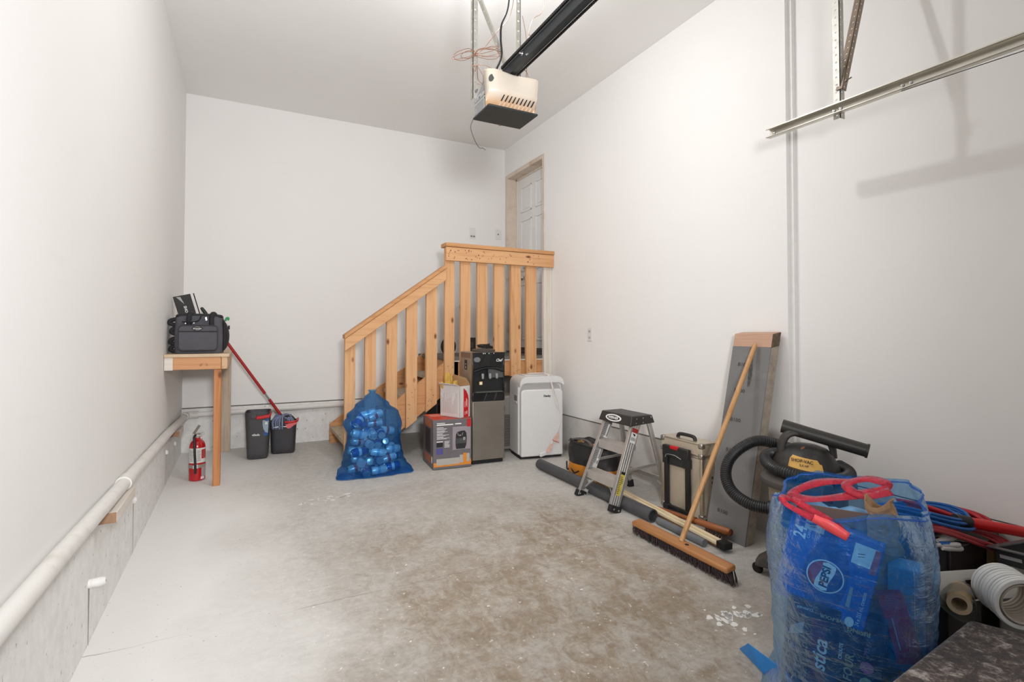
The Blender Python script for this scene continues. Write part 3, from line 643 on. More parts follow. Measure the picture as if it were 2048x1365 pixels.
b.tube([(ox+.018*cos(a), py-.0065, oz+.004+.008*sin(a)) for a in [pi*.1+pi*.8*i/8 for i in range(9)]], .0008, 4); b.tube([(ox+.016*cos(a), py-.0065, oz-.005-.007*sin(a)) for a in [pi*.1+pi*.6*i/8 for i in range(9)]], .0008, 4); b.build('badge_lettering', WHITEINK, pk)
for xx in (-.375, -.232):
    b = MB(); b.tube(bez([(xx, by0-.012, 1.262), (xx-.002, by0-.014, 1.31), (xx+.002, by0-.004, 1.345), (xx+.01, by0+.05, 1.352), (xx+.012, by0+.13, 1.35)]), 0.0165, 8, flat=1.0); b.build('strap', NYB, G, smooth=60)
b = MB(); b.tube(bez([(-.415, by0-.012, 1.29), (-.36, by0-.03, 1.285), (-.315, by0-.03, 1.30), (-.30, by0-.01, 1.335)]), .012, 8, flat=.35); b.build('grab_handle', NYB, G, smooth=60)
for (xx, zz, dx_) in ((-.268, 1.312, .011), (-.397, 1.277, .003), (-.345, 1.281, .003)):
    b = MB(); b.obox((xx, by0-.02, zz), (dx_*.3+.002, 0, .003), (0, .002, 0), (-.003, 0, .012 if dx_ > .01 else .003)); b.build('zipper_pull', CHROME, G, bevel=.001)
b = MB(); b.grid(lambda u, v: (bx1+.004+.034*sin(pi*v)**.6*sin(pi*u)**.5, by0+.03+.20*u, 1.075+.235*v*(1-.15*u)), 14, 12); b.build('side_pocket', NYB, G, smooth=60, solid=.004)
b = MB(); b.box((bx1+.03, 4.56, 1.235), (bx1+.042, 4.575, 1.265)); b.build('tab', NYB, G)
for k, (z, l) in enumerate(((1.30, .045), (1.235, .026), (1.16, .034), (1.105, .032))):
    b = MB(); b.tube(bez([(bx0+.012, 4.50, z+.01), (bx0-l*.5, 4.50, z), (bx0-l*.75, 4.50, z-.02), (bx0+.002, 4.50, z-.035)]), .015, 8, flat=1.0); b.build('strap', NYB, G, smooth=60)
# black printed sleeve standing behind the bag
SL_ = thing('printed_sleeve', 'thin black printed sleeve leaning in the corner behind the charcoal bag', 'case', (-.40, 4.80, TOPZ))
c0 = V3((-.335, 4.76, 1.06)); up = V3((-.27, -.05, 1)).normalized(); rr_ = V3((1, .45, .40)); rr_ = (rr_-up*rr_.dot(up)).normalized()
b = MB(); b.obox(c0+up*.228, rr_*.060, up*.228, up.cross(rr_)*.008); b.build('sleeve', mat('sleeve_black', '2A2829', .4, var=.3, vs=9), SL_, bevel=.002)
fnt = up.cross(rr_); fnt = fnt if fnt.y < 0 else -fnt; off = fnt*.0095
b = MB(); b.text('SHOTS', c0+up*.33-rr_*.004+off, -up, rr_, .028, sx=.95, bold=.0006); b.text('51', c0+up*.29-rr_*.026+off, -up, rr_, .02, bold=.0005); b.build('lettering', WHITEINK, SL_)
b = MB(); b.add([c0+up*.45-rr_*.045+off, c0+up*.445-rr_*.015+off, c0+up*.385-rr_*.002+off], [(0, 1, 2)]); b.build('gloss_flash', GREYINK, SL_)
ST_ = MB(); ST_.obox(c0+up*.228+rr_*.085+V3((0, .012, 0)), rr_*.004, up*.228, V3((0, .003, 0))); o = ST_.build('flat_stick', MATTEBLACK); tag(origin(o, (-.30, 4.8, TOPZ)), 'narrow black stick standing beside the black printed sleeve behind bag', 'stick')
gb = thing('green_clip', 'small bright green clip poking up behind the right end of charcoal bag', 'clip', (-.13, 4.64, 1.30))
b = MB(); b.tube(bez([(-.150, 4.64, 1.30), (-.146, 4.64, 1.318), (-.138, 4.64, 1.328), (-.130, 4.64, 1.325), (-.130, 4.64, 1.314), (-.138, 4.64, 1.310)]), .007, 8); b.build('clip_body', mat('green_plastic', '2FA05A', .4), gb, smooth=60)
# mop leaning on the table edge
MP = thing('mop', 'red-handled mop leaning from the bucket up behind the corner table', 'mop', (.29, 5.17, FZ(5.17)))
ma, mbp = V3((.288, 5.165, .455)), V3((-.345, 5.06, 1.425)); md = (mbp-ma).normalized()
RED2 = mat('mop_red', 'A81C1E', .4, var=.1)
Lm = (mbp-ma).length
b = MB(); b.cyl(ma+md*.02, ma+md*.19, .0125, n=14); b.build('lower_pole', RED2, MP, smooth=50)
b = MB(); b.cyl(ma+md*.18, ma+md*.27, .0085, n=14); b.build('inner_pole', mat('pole_grey', '9B9896', .3, .6), MP, smooth=50)
b = MB(); b.cyl(ma+md*.255, ma+md*(Lm-.10), .0125, n=14); b.build('upper_pole', RED2, MP, smooth=50)
b = MB(); b.sweep_lathe([(0, 0), (.014, 0), (.015, .7), (.012, .95), (0, 1)], ma+md*(Lm-.12), mbp, 14); b.build('grip', BLACK, MP, smooth=50)
b = MB(); b.cyl(ma-md*.03, ma+md*.03, .016, .011, n=14); b.build('socket', BLACK, MP, smooth=50)
rnd = random.Random(11); b = MB(); b2 = MB()
for k in range(46):
    a = rnd.uniform(0, 2*pi); r = rnd.uniform(.03, .095); hx, hy = r*cos(a)*1.05, r*sin(a)*.7
    (b if rnd.random() < .62 else b2).tube(bez([(ma.x, ma.y, ma.z-.01), (ma.x+hx*.55+.01, ma.y+hy*.5, ma.z-.005+rnd.uniform(-.02, .02)), (ma.x+hx+.01, ma.y+hy, ma.z-.04), (ma.x+hx*.95+.01, ma.y+hy*.9, ma.z-.11)], 4), .008, 5)
o = b.build('mop_strands', mat('mop_grey', '7E86A0', .95, var=.3), MP, smooth=60); o['kind'] = 'stuff'
o = b2.build('mop_strands', mat('mop_dark', '33291F', .95, var=.3), MP, smooth=60); o['kind'] = 'stuff'
# square bins
def bin_(name, label, cx, cy, w0, d0, w1, d1, h, m, rot=0):
    t = thing(name, label, 'bin' if 'bin' in name else 'bucket', (cx, cy, FZ(cy)), rot)
    b = MB(); prof = [(.92, 0), (1, .012)] + [(1+(w1/w0-1)*k/8, .012+(h-.012)*k/8) for k in range(1, 9)] + [(w1/w0*.955, h), (.93, .02), (.0, .02)]
    b.lathe([(r*w0/2, z) for r, z in prof], n=48, sy=d0/w0, sq=5.5, cap=False)
    b.lathe([(.0001, 0), (w0/2*.92, 0)], n=48, sy=d0/w0, sq=5.5, cap=False)
    b.build('bin_body' if 'bin' in name else 'bucket_body', m, t, smooth=40, local=True); return t
BN = bin_('square_bin', 'tall dark grey square bin with red grip and blue label', .098, 5.13, .168, .20, .205, .235, .405, DKGREY, radians(-4))
fy = -.10
b = MB(); b.obox((.045, fy-.022, .366), (.055, 0, .006), (0, .012, 0), (0, 0, .014)); b.obox((.098, .0, .383), (.009, 0, 0), (0, .10, 0), (0, 0, .013)); b.build('red_grip', REDP, BN, bevel=.006, local=True)
b = MB(); fc = lambda x, z: (x, -.1005-.0175*z/.405-.001, z)
b.add([fc(.032, .35), fc(.090, .355), fc(.082, .205), fc(.05, .20), fc(.030, .23), fc(.022, .28)], [(0, 1, 2, 3, 4, 5)]); LB = b.build('label', mat('label_blue', '29508F', .5), BN, local=True)
b = MB(); fc2 = lambda x, z: (x, -.1025-.0175*z/.405-.001, z)
b.add([fc2(.040, .335), fc2(.055, .338), fc2(.07, .325), fc2(.088, .335), fc2(.082, .225), fc2(.062, .232), fc2(.046, .262), fc2(.04, .30)], [(0, 1, 2, 3, 4, 5, 6, 7)]); b.build('label_picture', mat('label_grey', '93A3B4', .5, var=.2), LB, local=True)
b = MB(); fc3 = lambda x, z: (x, -.104-.0175*z/.405-.001, z)
b.add([fc3(.056, .300), fc3(.081, .301), fc3(.067, .33)], [(0, 1, 2)]); b.build('label_triangle', mat('label_cream', 'DDE3C4', .5), LB, local=True)
b = MB(); b.text('vileda', fc2(-.012, .213), (1, 0, 0), (0, 0, 1), .026, bold=.0006); b.build('lettering', WHITEINK, BN, local=True)
b = MB(); b.obox((-.03, -.119, .375), (.022, 0, 0), (0, .006, 0), (0, 0, .02)); b.build('hinge_pad', DKGREY, BN, bevel=.004, local=True)
BK = bin_('mop_bucket', 'black mop bucket with red pouring spout beside the tall square bin', .310, 5.235, .20, .18, .225, .21, .285, mat('bucket_black', '37363A', .5, var=.06), radians(-6))
b = MB(); b.add([(0.02, -.106, .262), (.112, -.100, .292), (.118, -.10, .268), (.05, -.112, .225), (.035, -.112, .23)], [(0, 1, 2, 3, 4)]); b.tube(bez([(.0, -.100, .283), (.06, -.108, .284), (.112, -.098, .288), (.121, -.03, .29), (.121, .06, .29)]), .0095, 8); b.build('red_spout', REDP, BK, smooth=50, local=True)
b = MB(); b.tube(bez([(-.115, -.0, .27), (-.11, -.11, .245), (-.02, -.118, .25), (.03, -.115, .245)]), .003, 6); b.build('bail_handle', CHROME, BK, smooth=60, local=True)
rb = MB(); rnd = random.Random(4)
rb.grid(lambda u, v: (.25+.13*u, 5.17+.13*v, .425+.03*sin(9*u+2*v)*sin(7*v+u)+.02*noise.noise((u*6, v*6, 0))), 16, 12)
o = rb.build('cleaning_rag', mat('rag_dark', '2C241D', .95, var=.35, vs=40)); o.data.polygons.foreach_set('use_smooth', [True]*len(o.data.polygons)); tag(origin(o, (.31, 5.235, .40)), 'dark crumpled rag lying on top of the black mop bucket', 'rag')
# fire extinguisher
FX, FY = -.325, 4.60
E_ = thing('fire_extinguisher', 'red fire extinguisher with white label and black hose beside table leg', 'extinguisher', (FX, FY, FZ(FY)), radians(5))
b = MB(); b.lathe([(.0, .004), (.046, .0), (.0545, .006), (.0545, .235), (.052, .262), (.044, .284), (.03, .30), (.02, .308), (.017, .318)], n=36, cap=False); b.build('cylinder', mat('extinguisher_red', 'C0121B', .22, var=.03, coat=.4), E_, smooth=40, local=True)
def wrap(z0, z1, a0, a1, r=.0552, n=14): 
    b = MB(); b.grid(lambda u, v: (r*cos(a0+(a1-a0)*u), r*sin(a0+(a1-a0)*u), z0+(z1-z0)*v), n, 2); return b
wl = wrap(.135, .245, radians(-165), radians(-18)).build('label', WHITEP, E_, smooth=60, local=True)
wrap(.165, .232, radians(-62), radians(-20), .0556).build('red_panel', REDP, wl, smooth=60, local=True)
tx = MB()
for k in range(9):
    for (aa, ab) in ((-150, -118), (-92, -66)):
        z = .15+.0095*k; q = wrap(z, z+.0035, radians(aa), radians(ab-random.random()*8), .0557, 6); tx.add(q.v, q.f)
for k in range(5):
    z = .175+.011*k; q = wrap(z, z+.004, radians(-56), radians(-28), .0561, 5); tx.add(q.v, q.f)
tx.build('label_print', mat('label_print', '86807B', .6), wl, local=True)
wrap(.03, .118, radians(-60), radians(-25)).build('service_tag', GREYINK, E_, smooth=60, local=True)
wrap(.012, .03, radians(-66), radians(-36), .0556).build('service_tag', WHITEP, E_, smooth=60, local=True)
b = MB(); b.lathe([(.0562, .098), (.0562, .122)], n=36, cap=False); b.build('strap_band', mat('band_steel', 'B9B4AC', .4, .7), E_, smooth=40, local=True)
b = MB(); b.obox((-.012, -.058, .11), (.018, 0, 0), (0, .006, 0), (0, 0, .014)); b.build('buckle', CHROME, E_, bevel=.002, local=True)
b = MB(); b.cyl((0, 0, .312), (0, 0, .345), .015, n=16); b.cyl((-.03, -.01, .333), (.03, -.005, .333), .009, n=10); b.build('valve', STEEL, E_, smooth=40, local=True)
b = MB(); b.bar((-.025, -.012, .35), (.012, -.02, .412), .018, .004, side=(1, 0, .4)); b.bar((-.02, -.01, .345), (.03, -.015, .352), .018, .004, side=(0, 1, 0)); b.build('lever', mat('lever_steel', '908A82', .35, 1), E_, bevel=.001, local=True)
b = MB(); b.tube([(.03+.012*cos(a), -.012, .345+.014*sin(a)) for a in [2*pi*i/12 for i in range(12)]], .0016, 6, closed=True); b.tube([(-.062, -.01, .345), (-.02, -.012, .349)], .0016, 6); b.build('pull_pin', CHROME, E_, smooth=60, local=True)
b = MB(); b.tube(bez([(-.014, -.012, .338), (-.022, -.034, .325), (-.020, -.055, .29), (-.018, -.064, .22), (-.014, -.066, .13), (-.012, -.066, .06)]), .0085, 10); b.build('hose', BLACK, E_, smooth=60, local=True)

# ================================================================== beneath and in front of the stairs
# dark storage crate under the landing
CR = thing('storage_crate', 'dark plastic storage crate standing under the stair landing', 'crate', (1.95, 4.85, FZ(4.85)))
DKC = mat('crate_dark', '3A3632', .6, var=.1)
b = MB(); z0 = FZ(4.85); b.hexa([(1.62, 4.72, z0), (1.90, 4.72, z0), (1.90, 5.0, z0), (1.62, 5.0, z0), (1.60, 4.70, .53), (1.92, 4.70, .53), (1.92, 5.02, .53), (1.60, 5.02, .53)]); b.build('crate_body', DKC, CR, bevel=.006)
b = MB(); b.box((1.585, 4.685, .52), (1.935, 5.035, .548)); b.build('rim', mat('crate_rim', '4A4540', .6), CR, bevel=.006)
# grey dehumidifier behind dispenser and air conditioner
DH = thing('dehumidifier', 'grey appliance with side grille behind the white portable air conditioner', 'appliance', (2.22, 4.50, FZ(4.5)))
b = MB(); b.box((2.10, 4.36, .115), (2.42, 4.62, .62)); b.build('casing', mat('appliance_grey', '8E8982', .5, var=.06), DH, bevel=.02)
g = MB()
for k in range(26):
    z = .15+k*.0115; g.box((2.097, 4.355, z), (2.10, 4.60, z+.006)); g.box((2.105, 4.357, z), (2.40, 4.36, z+.006))
o = g.build('grille', mat('grille_dark', '45413C', .6), DH); o['kind'] = 'stuff'
b = MB(); b.box((2.105, 4.354, .48), (2.15, 4.36, .53)); b.build('control_label', BLACKINK, DH)
# water dispenser
WD = thing('water_dispenser', 'stainless steel and black water dispenser under the stair railing', 'dispenser', (1.87, 4.24, FZ(4.24)), radians(-3.0))
W2, D2, H_ = .148, .160, .955
SS = mat('brushed_stainless', '8F887E', .42, .65, var=.07, vs=6)
SSIDE = mat('dispenser_side', '97897A', .5, .2, var=.06)
b = MB(); b.box((-W2, -D2+.03, .02), (W2, D2, H_)); b.build('cabinet', SSIDE, WD, bevel=.006, local=True)
b = MB(); b.box((-W2+.006, -D2+.025, .0), (W2-.006, D2-.01, .03)); b.build('plinth', MATTEBLACK, WD, local=True)
b = MB(); b.box((-W2, -D2-.002, .034), (W2, -D2+.03, .535)); b.build('door', SS, WD, bevel=.006, local=True)
# black front: brow, arch, recess
zb, zt = .538, H_; yf = -D2-.006
b = MB(); b.box((-W2, yf, zb), (W2, -D2+.03, zb+.075)); b.build('tray_front', mat('gloss_black', '1B1C1E', .18, coat=.5), WD, bevel=.004, local=True)
b = MB(); b.box((-W2+.03, yf-.012, zb+.072), (W2-.02, -D2+.05, zb+.082)); b.build('drip_tray', mat('drip_grey', '55544F', .4), WD, bevel=.002, local=True)
GB = mat('gloss_black', '1B1C1E', .18)
b = MB(); b.box((-W2, yf, zb+.075), (-W2+.013, -D2+.03, zt)); b.build('side_frame', GB, WD, bevel=.002, local=True)
b = MB(); b.box((W2-.013, yf, zb+.075), (W2, -D2+.03, zt)); b.build('side_frame', GB, WD, bevel=.002, local=True)
top = [(-W2+.013, .805)] + [(-W2+.013+(2*W2-.026)*k/14, .805+.028*sin(pi*k/14)) for k in range(1, 14)] + [(W2-.013, .805), (W2-.013, zt), (-W2+.013, zt)]
b = MB(); b.prism([(x, yf, z) for x, z in top], (0, .02, 0)); b.build('brow_panel', GB, WD, bevel=.002, local=True)
arch = MB(); arch.tube([(-W2+.012+(2*W2-.024)*k/14, yf-.002, .79+.03*sin(pi*k/14)) for k in range(15)], .010, 8); arch.build('arch', mat('satin_black', '131415', .35), WD, smooth=60, local=True)
b = MB(); b.box((-W2+.013, -D2+.022, zb+.075), (W2-.013, -D2+.03, .83)); b.build('recess_back', mat('recess_black', '232425', .3), WD, local=True)
pl = MB(); pl.grid(lambda u, v: (-.005+(.14)*u, yf+.004, .735+(.075+.02*sin(pi*(.5+u*.5)))*v), 10, 3); pl.build('spout_cover', mat('spout_cover', '565757', .2), WD, local=True)
for xx in (-.055, .012, .075):
    b = MB(); b.sweep_lathe([(0, 0), (.011, 0), (.013, .3), (.009, 1), (0, 1)], (xx, yf+.006, .772), (xx, yf+.002, .727), 12); b.build('tap', mat('tap_grey', '8C8D8D', .3), WD, smooth=50, local=True)
b = MB(); b.box((-.088, yf-.002, .677), (-.06, yf+.004, .705)); tg1 = b.build('warning_sticker', mat('sticker_cream', 'D9B77A', .6), WD, local=True)
b = MB(); b.box((-.083, yf-.003, .682), (-.066, yf-.002, .698)); b.build('sticker_mark', WHITEINK, tg1, local=True)
b = MB(); b.disc((-.108, yf-.001, .893), (.030, 0, 0), (0, 0, .022), n=28); b.build('round_badge', mat('badge_grey', '6F7173', .4), WD, local=True)
b = MB(); b.text('Chef', (.092, yf-.001, .885), (1, 0, 0), (0, 0, 1), .034, shear=.35, sx=.85, bold=.0006); b.build('lettering', WHITEINK, WD, local=True)
for k, (xx, c_) in enumerate(((-.052, WHITEINK), (-.036, WHITEINK), (.0, mat('led_green', '9CF0B0', .4)), (.045, mat('led_pink', 'E8B0AC', .4)))):
    b = MB(); b.disc((xx, yf-.0015, .945), (.005, 0, 0), (0, 0, .004), n=12); b.build('indicator', c_, WD, local=True)
b = MB(); b.box((-W2-.002, -.02, .80), (-W2, .045, .885)); sl = b.build('side_label', BLACKINK, WD, local=True)
b = MB(); b.box((-W2-.003, -.005, .845), (-W2-.002, .03, .852)); b.box((-W2-.003, .0, .81), (-W2-.002, .02, .832)); b.build('side_label_print', GREYINK, sl, local=True)
b = MB(); b.box((-W2-.001, -D2+.05, .905), (-W2+.001, D2-.02, .95)); b.build('side_grip', mat('grip_brown', '7A6350', .6), WD, local=True)
b = MB(); b.lathe([(.10, H_), (.105, H_+.006), (.105, H_+.018), (.085, H_+.026), (.08, H_+.02), (.03, H_+.016)], c=(.02, .02, 0), n=32); b.build('bottle_collar', mat('collar_grey', '4F4B44', .5), WD, smooth=40, local=True)
cbl = thing('coiled_cable', 'small black coiled cable lying on top of the water dispenser', 'cable', (1.875, 4.24, FZ(4.24)+H_+.02))
b = MB()
for k in range(5): b.tube([(1.86+.045*cos(a)+.006*k, 4.22+.03*sin(a), FZ(4.24)+H_+.03+.006*k+.028*max(0, sin(a*.5+k))) for a in [2*pi*i/18 for i in range(18)]], .005, 6, closed=True)
b.build('cable', MATTEBLACK, cbl, smooth=60)
# things left on the landing
b = MB(); b.box((1.90, 4.70, .985), (2.005, 4.83, 1.165)); o = b.build('speaker_box', mat('speaker_black', '1E1B1C', .6, var=.3), bevel=.006); tag(origin(o, (1.95, 4.76, .985)), 'small black box standing on the landing behind the balusters', 'box')
c = MB(); c.disc((-.0, -.0625, .11), (.03, 0, 0), (0, 0, .03), n=20); c.build('cone', mat('cone_grey', '3a3838', .5), None).parent = o
b = MB(); b.ell((1.80, 4.92, 1.075), (.075, .09, .09), 16); o = b.build('black_pouch', NYB, smooth=60); tag(origin(o, (1.80, 4.92, .985)), 'rounded black pouch on the landing beside the newel post', 'pouch')
b = MB(); b.hexa([(2.10, 4.70, .985), (2.26, 4.66, .985), (2.28, 4.75, .985), (2.12, 4.79, .985), (2.10, 4.70, 1.105), (2.26, 4.66, 1.05), (2.28, 4.75, 1.05), (2.12, 4.79, 1.105)]); o = b.build('black_slipper', NYB, bevel=.01); tag(origin(o, (2.18, 4.72, .985)), 'black wedge-shaped shoe on the landing right of the black box', 'shoe')
# appliance carton and the open white box with gloves
BXA = thing('appliance_carton', 'grey, red and orange appliance carton on floor beside water dispenser', 'carton', (1.54, 4.24, FZ(4.24)), radians(-3.5))
w_, d_, h_ = .33, .335, .405
CG = mat('carton_grey', '6E686B', .5, var=.12, vs=4)
b = MB(); b.box((-w_/2, -d_/2, 0), (w_/2, d_/2, h_)); b.build('carton', CG, BXA, bevel=.003, local=True)
b = MB(); b.box((-w_/2+.002, -d_/2+.002, h_), (w_/2-.002, d_/2-.002, h_+.0015)); tp = b.build('red_top', mat('carton_red', 'C9402F', .5, var=.1), BXA, local=True)
b = MB()
for k in range(4): b.box((-w_/2+.03, .02+.03*k, h_+.0015), (-.01-.02*(k % 2), .032+.03*k, h_+.003))
b.build('top_print', mat('carton_pale', 'E09A88', .5), tp, local=True)
yF = -d_/2-.0012
fp = MB(); fp.box((-w_/2+.004, yF, .02), (w_/2-.004, yF+.001, .055)); fp.box((w_/2-.118, yF, .055), (w_/2-.004, yF+.001, .066)); fp.build('orange_band', mat('carton_orange', 'E08A2E', .5, var=.04), BXA, local=True)
fp = MB(); fp.box((-w_/2+.028, yF-.001, .033), (.06, yF, .085)); fp.box((.062, yF-.001, .04), (.092, yF, .105)); fp.box((.122, yF-.001, .045), (.148, yF, .113)); fp.build('pale_panels', mat('carton_panel', 'B4AFA8', .5, var=.06), BXA, local=True)
fp = MB(); fp.box((.093, yF-.001, .045), (.121, yF, .118)); fp.build('orange_column', mat('carton_orange', 'E08A2E'), BXA, local=True)
fp = MB(); fp.grid(lambda u, v: (.0+.155*u, yF, .15+.19*v), 4, 4); fp.build('grey_glow_panel', mat('carton_light', '9B9297', .5, var=.05), BXA, local=True)
fp = MB(); fp.disc((-.0, 0, 0), (.0001, 0, 0), (0, 0, .0001), n=4)
ccx, ccz = .075, .225
pts = [(ccx-.044, .155), (ccx+.032, .155), (ccx+.045, .19), (ccx+.048, .24), (ccx+.044, .285), (ccx+.03, .305), (ccx-.005, .303), (ccx-.036, .295), (ccx-.047, .275), (ccx-.05, .22), (ccx-.049, .185)]
fp = MB(); fp.add([(x, yF-.001, z) for x, z in pts], [tuple(range(len(pts)))]); pf = fp.build('fryer_picture', mat('fryer_black', '2B2A2C', .4, var=.1), BXA, local=True)
fp = MB(); fp.bar((ccx-.034, yF-.002, .29), (ccx-.024, yF-.002, .265), .004, .0005, side=(1, 0, 0)); fp.bar((ccx+.014, yF-.002, .288), (ccx+.004, yF-.002, .265), .004, .0005, side=(1, 0, 0)); fp.disc((ccx-.011, yF-.002, .267), (.007, 0, 0), (0, 0, .006), n=14); fp.box((ccx+.016, yF-.002, .225), (ccx+.036, yF-.0015, .25)); fp.build('picture_highlights', GREYINK, pf, local=True)
fp = MB(); fp.box((ccx-.045, yF-.002, .200), (ccx+.042, yF-.0015, .243)); fp.build('picture_basket', mat('fryer_glass', '4A4B4C', .4, var=.2), pf, local=True)
tx = MB(); rnd = random.Random(3)
tx.box((-w_/2+.03, yF-.001, .373), (-.065, yF, .379)); tx.box((-w_/2+.03, yF-.001, .358), (.005, yF, .367)); tx.box((.02, yF-.001, .36), (.075, yF, .369))
for k in range(4):
    z = .338-.026*k; tx.box((-w_/2+.03, yF-.001, z), (-w_/2+.03+rnd.uniform(.05, .08), yF, z+.0045))
    for q in range(2): tx.box((-w_/2+.03, yF-.001, z-.008-.006*q), (-w_/2+.03+rnd.uniform(.06, .11), yF, z-.0055-.006*q))
for k in range(8):
    z = .225-.007*k; tx.box((-w_/2+.095, yF-.001, z), (-w_/2+.095+rnd.uniform(.03, .05), yF, z+.0025))
tx.box((-w_/2+.028, yF-.001, .222), (-w_/2+.082, yF, .229)); tx.build('white_print', WHITEINK, BXA, local=True)
fp = MB(); fp.box((-w_/2+.028, yF-.001, .182), (-w_/2+.082, yF, .218)); fp.build('black_thumbnail', BLACKINK, BXA, local=True)
for (a, c) in ((0, 0), (1, 0), (0, 1), (1, 1)):
    fp = MB(); fp.box((-w_/2+.028+.029*a, yF-.001, .122+.026*c), (-w_/2+.053+.029*a, yF, .144+.026*c)); fp.build('purple_thumbnail', mat('thumb_purple', '504F96', .5, var=.15), BXA, local=True)
fp = MB(); fp.box((.125, yF-.001, .335), (.16, yF, h_-.005)); rdt = fp.build('red_corner', mat('carton_red2', 'C01F26', .5), BXA, local=True)
fp = MB(); fp.box((-w_/2-.0012, -.12, .335), (-w_/2, .10, h_-.01)); fp.box((-w_/2-.0012, -.13, .04), (-w_/2, .12, .10)); fp.build('side_band', mat('carton_rust', 'B06A4C', .5, var=.15), BXA, local=True)
fp = MB(); fp.box((-w_/2-.0014, -.08, .12), (-w_/2, .08, .32)); fp.build('side_picture', mat('fryer_dim', '3E3634', .5, var=.2), BXA, local=True)
b = MB(); b.disc((-w_/2-.002, -.135, .075), (0, .018, 0), (0, 0, .03), n=18); b.build('side_round', WHITEINK, BXA, local=True)

WBX = thing('open_white_box', 'open white and red cardboard box on top of the appliance carton', 'box', (1.60, 4.20, FZ(4.24)+h_+.0035), radians(24))
zb = 0; ww, dd, hh = .125, .235, .265      # ww: red end face width, dd: long side
ox_, oy_ = 0, 0
tk = .004; WC = mat('white_card', 'DAD3CF', .6, var=.03)
b = MB()
b.box((-ww/2, -dd/2, 0), (ww/2, -dd/2+tk, hh)); b.box((-ww/2, dd/2-tk, 0), (ww/2, dd/2, hh)); b.box((-ww/2, -dd/2, 0), (-ww/2+tk, dd/2, hh)); b.box((ww/2-tk, -dd/2, 0), (ww/2, dd/2, hh)); b.box((-ww/2, -dd/2, 0), (ww/2, dd/2, tk))
b.build('box_body', WC, WBX, local=True)
b = MB(); b.box((-ww/2+tk, -dd/2+tk, tk), (ww/2-tk, dd/2-tk, tk+.002)); b.box((ww/2-tk-.001, -dd/2+tk, tk), (ww/2-tk, dd/2-tk, hh)); b.box((-ww/2+tk, dd/2-tk-.001, tk), (ww/2-tk, dd/2-tk, hh)); b.build('card_inside', CARD, WBX, local=True)
b = MB(); b.add([(ww/2, -dd/2, hh), (ww/2, dd/2, hh), (ww/2+.005, dd/2-.03, hh+.085), (ww/2+.01, -dd/2+.06, hh+.06), (ww/2+.004, -dd/2+.015, hh+.02)], [(0, 1, 2, 3, 4)]); b.build('flap', CARD, WBX, solid=.004, local=True)
b = MB(); b.add([(-ww/2, -dd/2, hh), (-ww/2, dd/2, hh), (-ww/2-.03, dd/2-.01, hh+.02), (-ww/2-.035, -dd/2+.01, hh+.018)], [(0, 1, 2, 3)]); b.build('flap', WC, WBX, solid=.003, local=True)
b = MB(); yy = -dd/2-.001; rp = [(-.018, hh*0+.003), (.04, .003), (.042, .15), (.036, .185), (.015, .222), (-.018, .248)]
b.add([(x, yy, z) for x, z in rp], [tuple(range(len(rp)))]); rd = b.build('red_stripe', mat('box_red', 'C4121E', .5), WBX, local=True)
b = MB()
for k, (x, z0, z1) in enumerate(((-.004, .02, .05), (-.004, .085, .135), (.012, .03, .05), (.013, .095, .16), (.020, .085, .15), (.020, .025, .055))): b.box((x, yy-.001, z0), (x+.006, yy, z1))
b.build('red_stripe_print', mat('print_pink', 'E7B5B5', .5), rd, local=True)
b = MB(); rnd = random.Random(6)
for k in range(15):
    y = -dd/2+.03+.0135*k; b.box((-ww/2-.001, y, .03), (-ww/2, y+.004, .03+rnd.uniform(.08, .2)))
b.build('side_print', mat('print_grey', 'B3A4A2', .6), WBX, local=True)
GLV = mat('suede_yellow', 'C9A24E', .9, var=.15, vs=18, bump=.2)
def glove(name, label, base, rz, tilt):
    t = thing(name, label, 'glove', base, rz); b = MB()
    def P(x, z, y=0): return (x+tilt*z, y, z)
    b.tube([P(0, 0), P(0, .05), P(0, .10), P(0, .14)], [.036, .04, .042, .03], 12, flat=.6)
    b.tube([P(-.015, .11), P(-.018, .15), P(-.016, .19), P(-.014, .205)], [.02, .019, .017, .008], 10)
    b.tube([P(.005, .12), P(.004, .16), P(.005, .195), P(.006, .21)], [.02, .019, .016, .008], 10)
    b.tube([P(.022, .11), P(.027, .145), P(.028, .175), P(.028, .188)], [.018, .017, .014, .006], 10)
    b.tube([P(-.03, .06), P(-.052, .09), P(-.06, .12), P(-.062, .132)], [.018, .017, .014, .006], 10)
    b.tube([P(.03, .06), P(.038, .10), P(.042, .13)], [.016, .014, .008], 10)
    b.build('leather', GLV, t, smooth=70, local=True); return t
zt_ = FZ(4.24)+h_
glove('work_glove', 'yellow suede work glove standing tallest in the open white box', (1.565, 4.27, zt_+.165), radians(8), -.02)
glove('work_glove', 'yellow suede work glove slumped lower in the open white box', (1.615, 4.245, zt_+.095), radians(35), .06)
# portable air conditioner
AC = thing('portable_air_conditioner', 'white portable air conditioner against right wall with its cord draped over', 'air conditioner', (2.39, 4.18, FZ(4.18)), radians(-8.5))
aw, ad, ah = .213, .15, .735
ACW = mat('ac_white', 'DEDCDA', .4, var=.015)
def acprof(k):  # front outline: rounded top corners
    return k
sec = [(-aw, .03)] + [(-aw, ah-.09)] + [(-aw+.075-.075*cos(a), ah-.075+.075*sin(a)) for a in [pi/2*i/8 for i in range(1, 9)]] + [(aw-.075+.075*sin(a), ah-.075+.075*cos(a)) for a in [pi/2*i/8 for i in range(9)]] + [(aw, .03)]
b = MB(); b.prism([(x, -ad+.045, z) for x, z in sec], (0, 2*ad-.045, 0)); b.build('shell', ACW, AC, bevel=.018, seg=3, local=True)
b = MB(); b.box((-aw+.012, -ad+.03, .0), (aw-.012, ad-.02, .032)); b.build('base', MATTEBLACK, AC, bevel=.004, local=True)
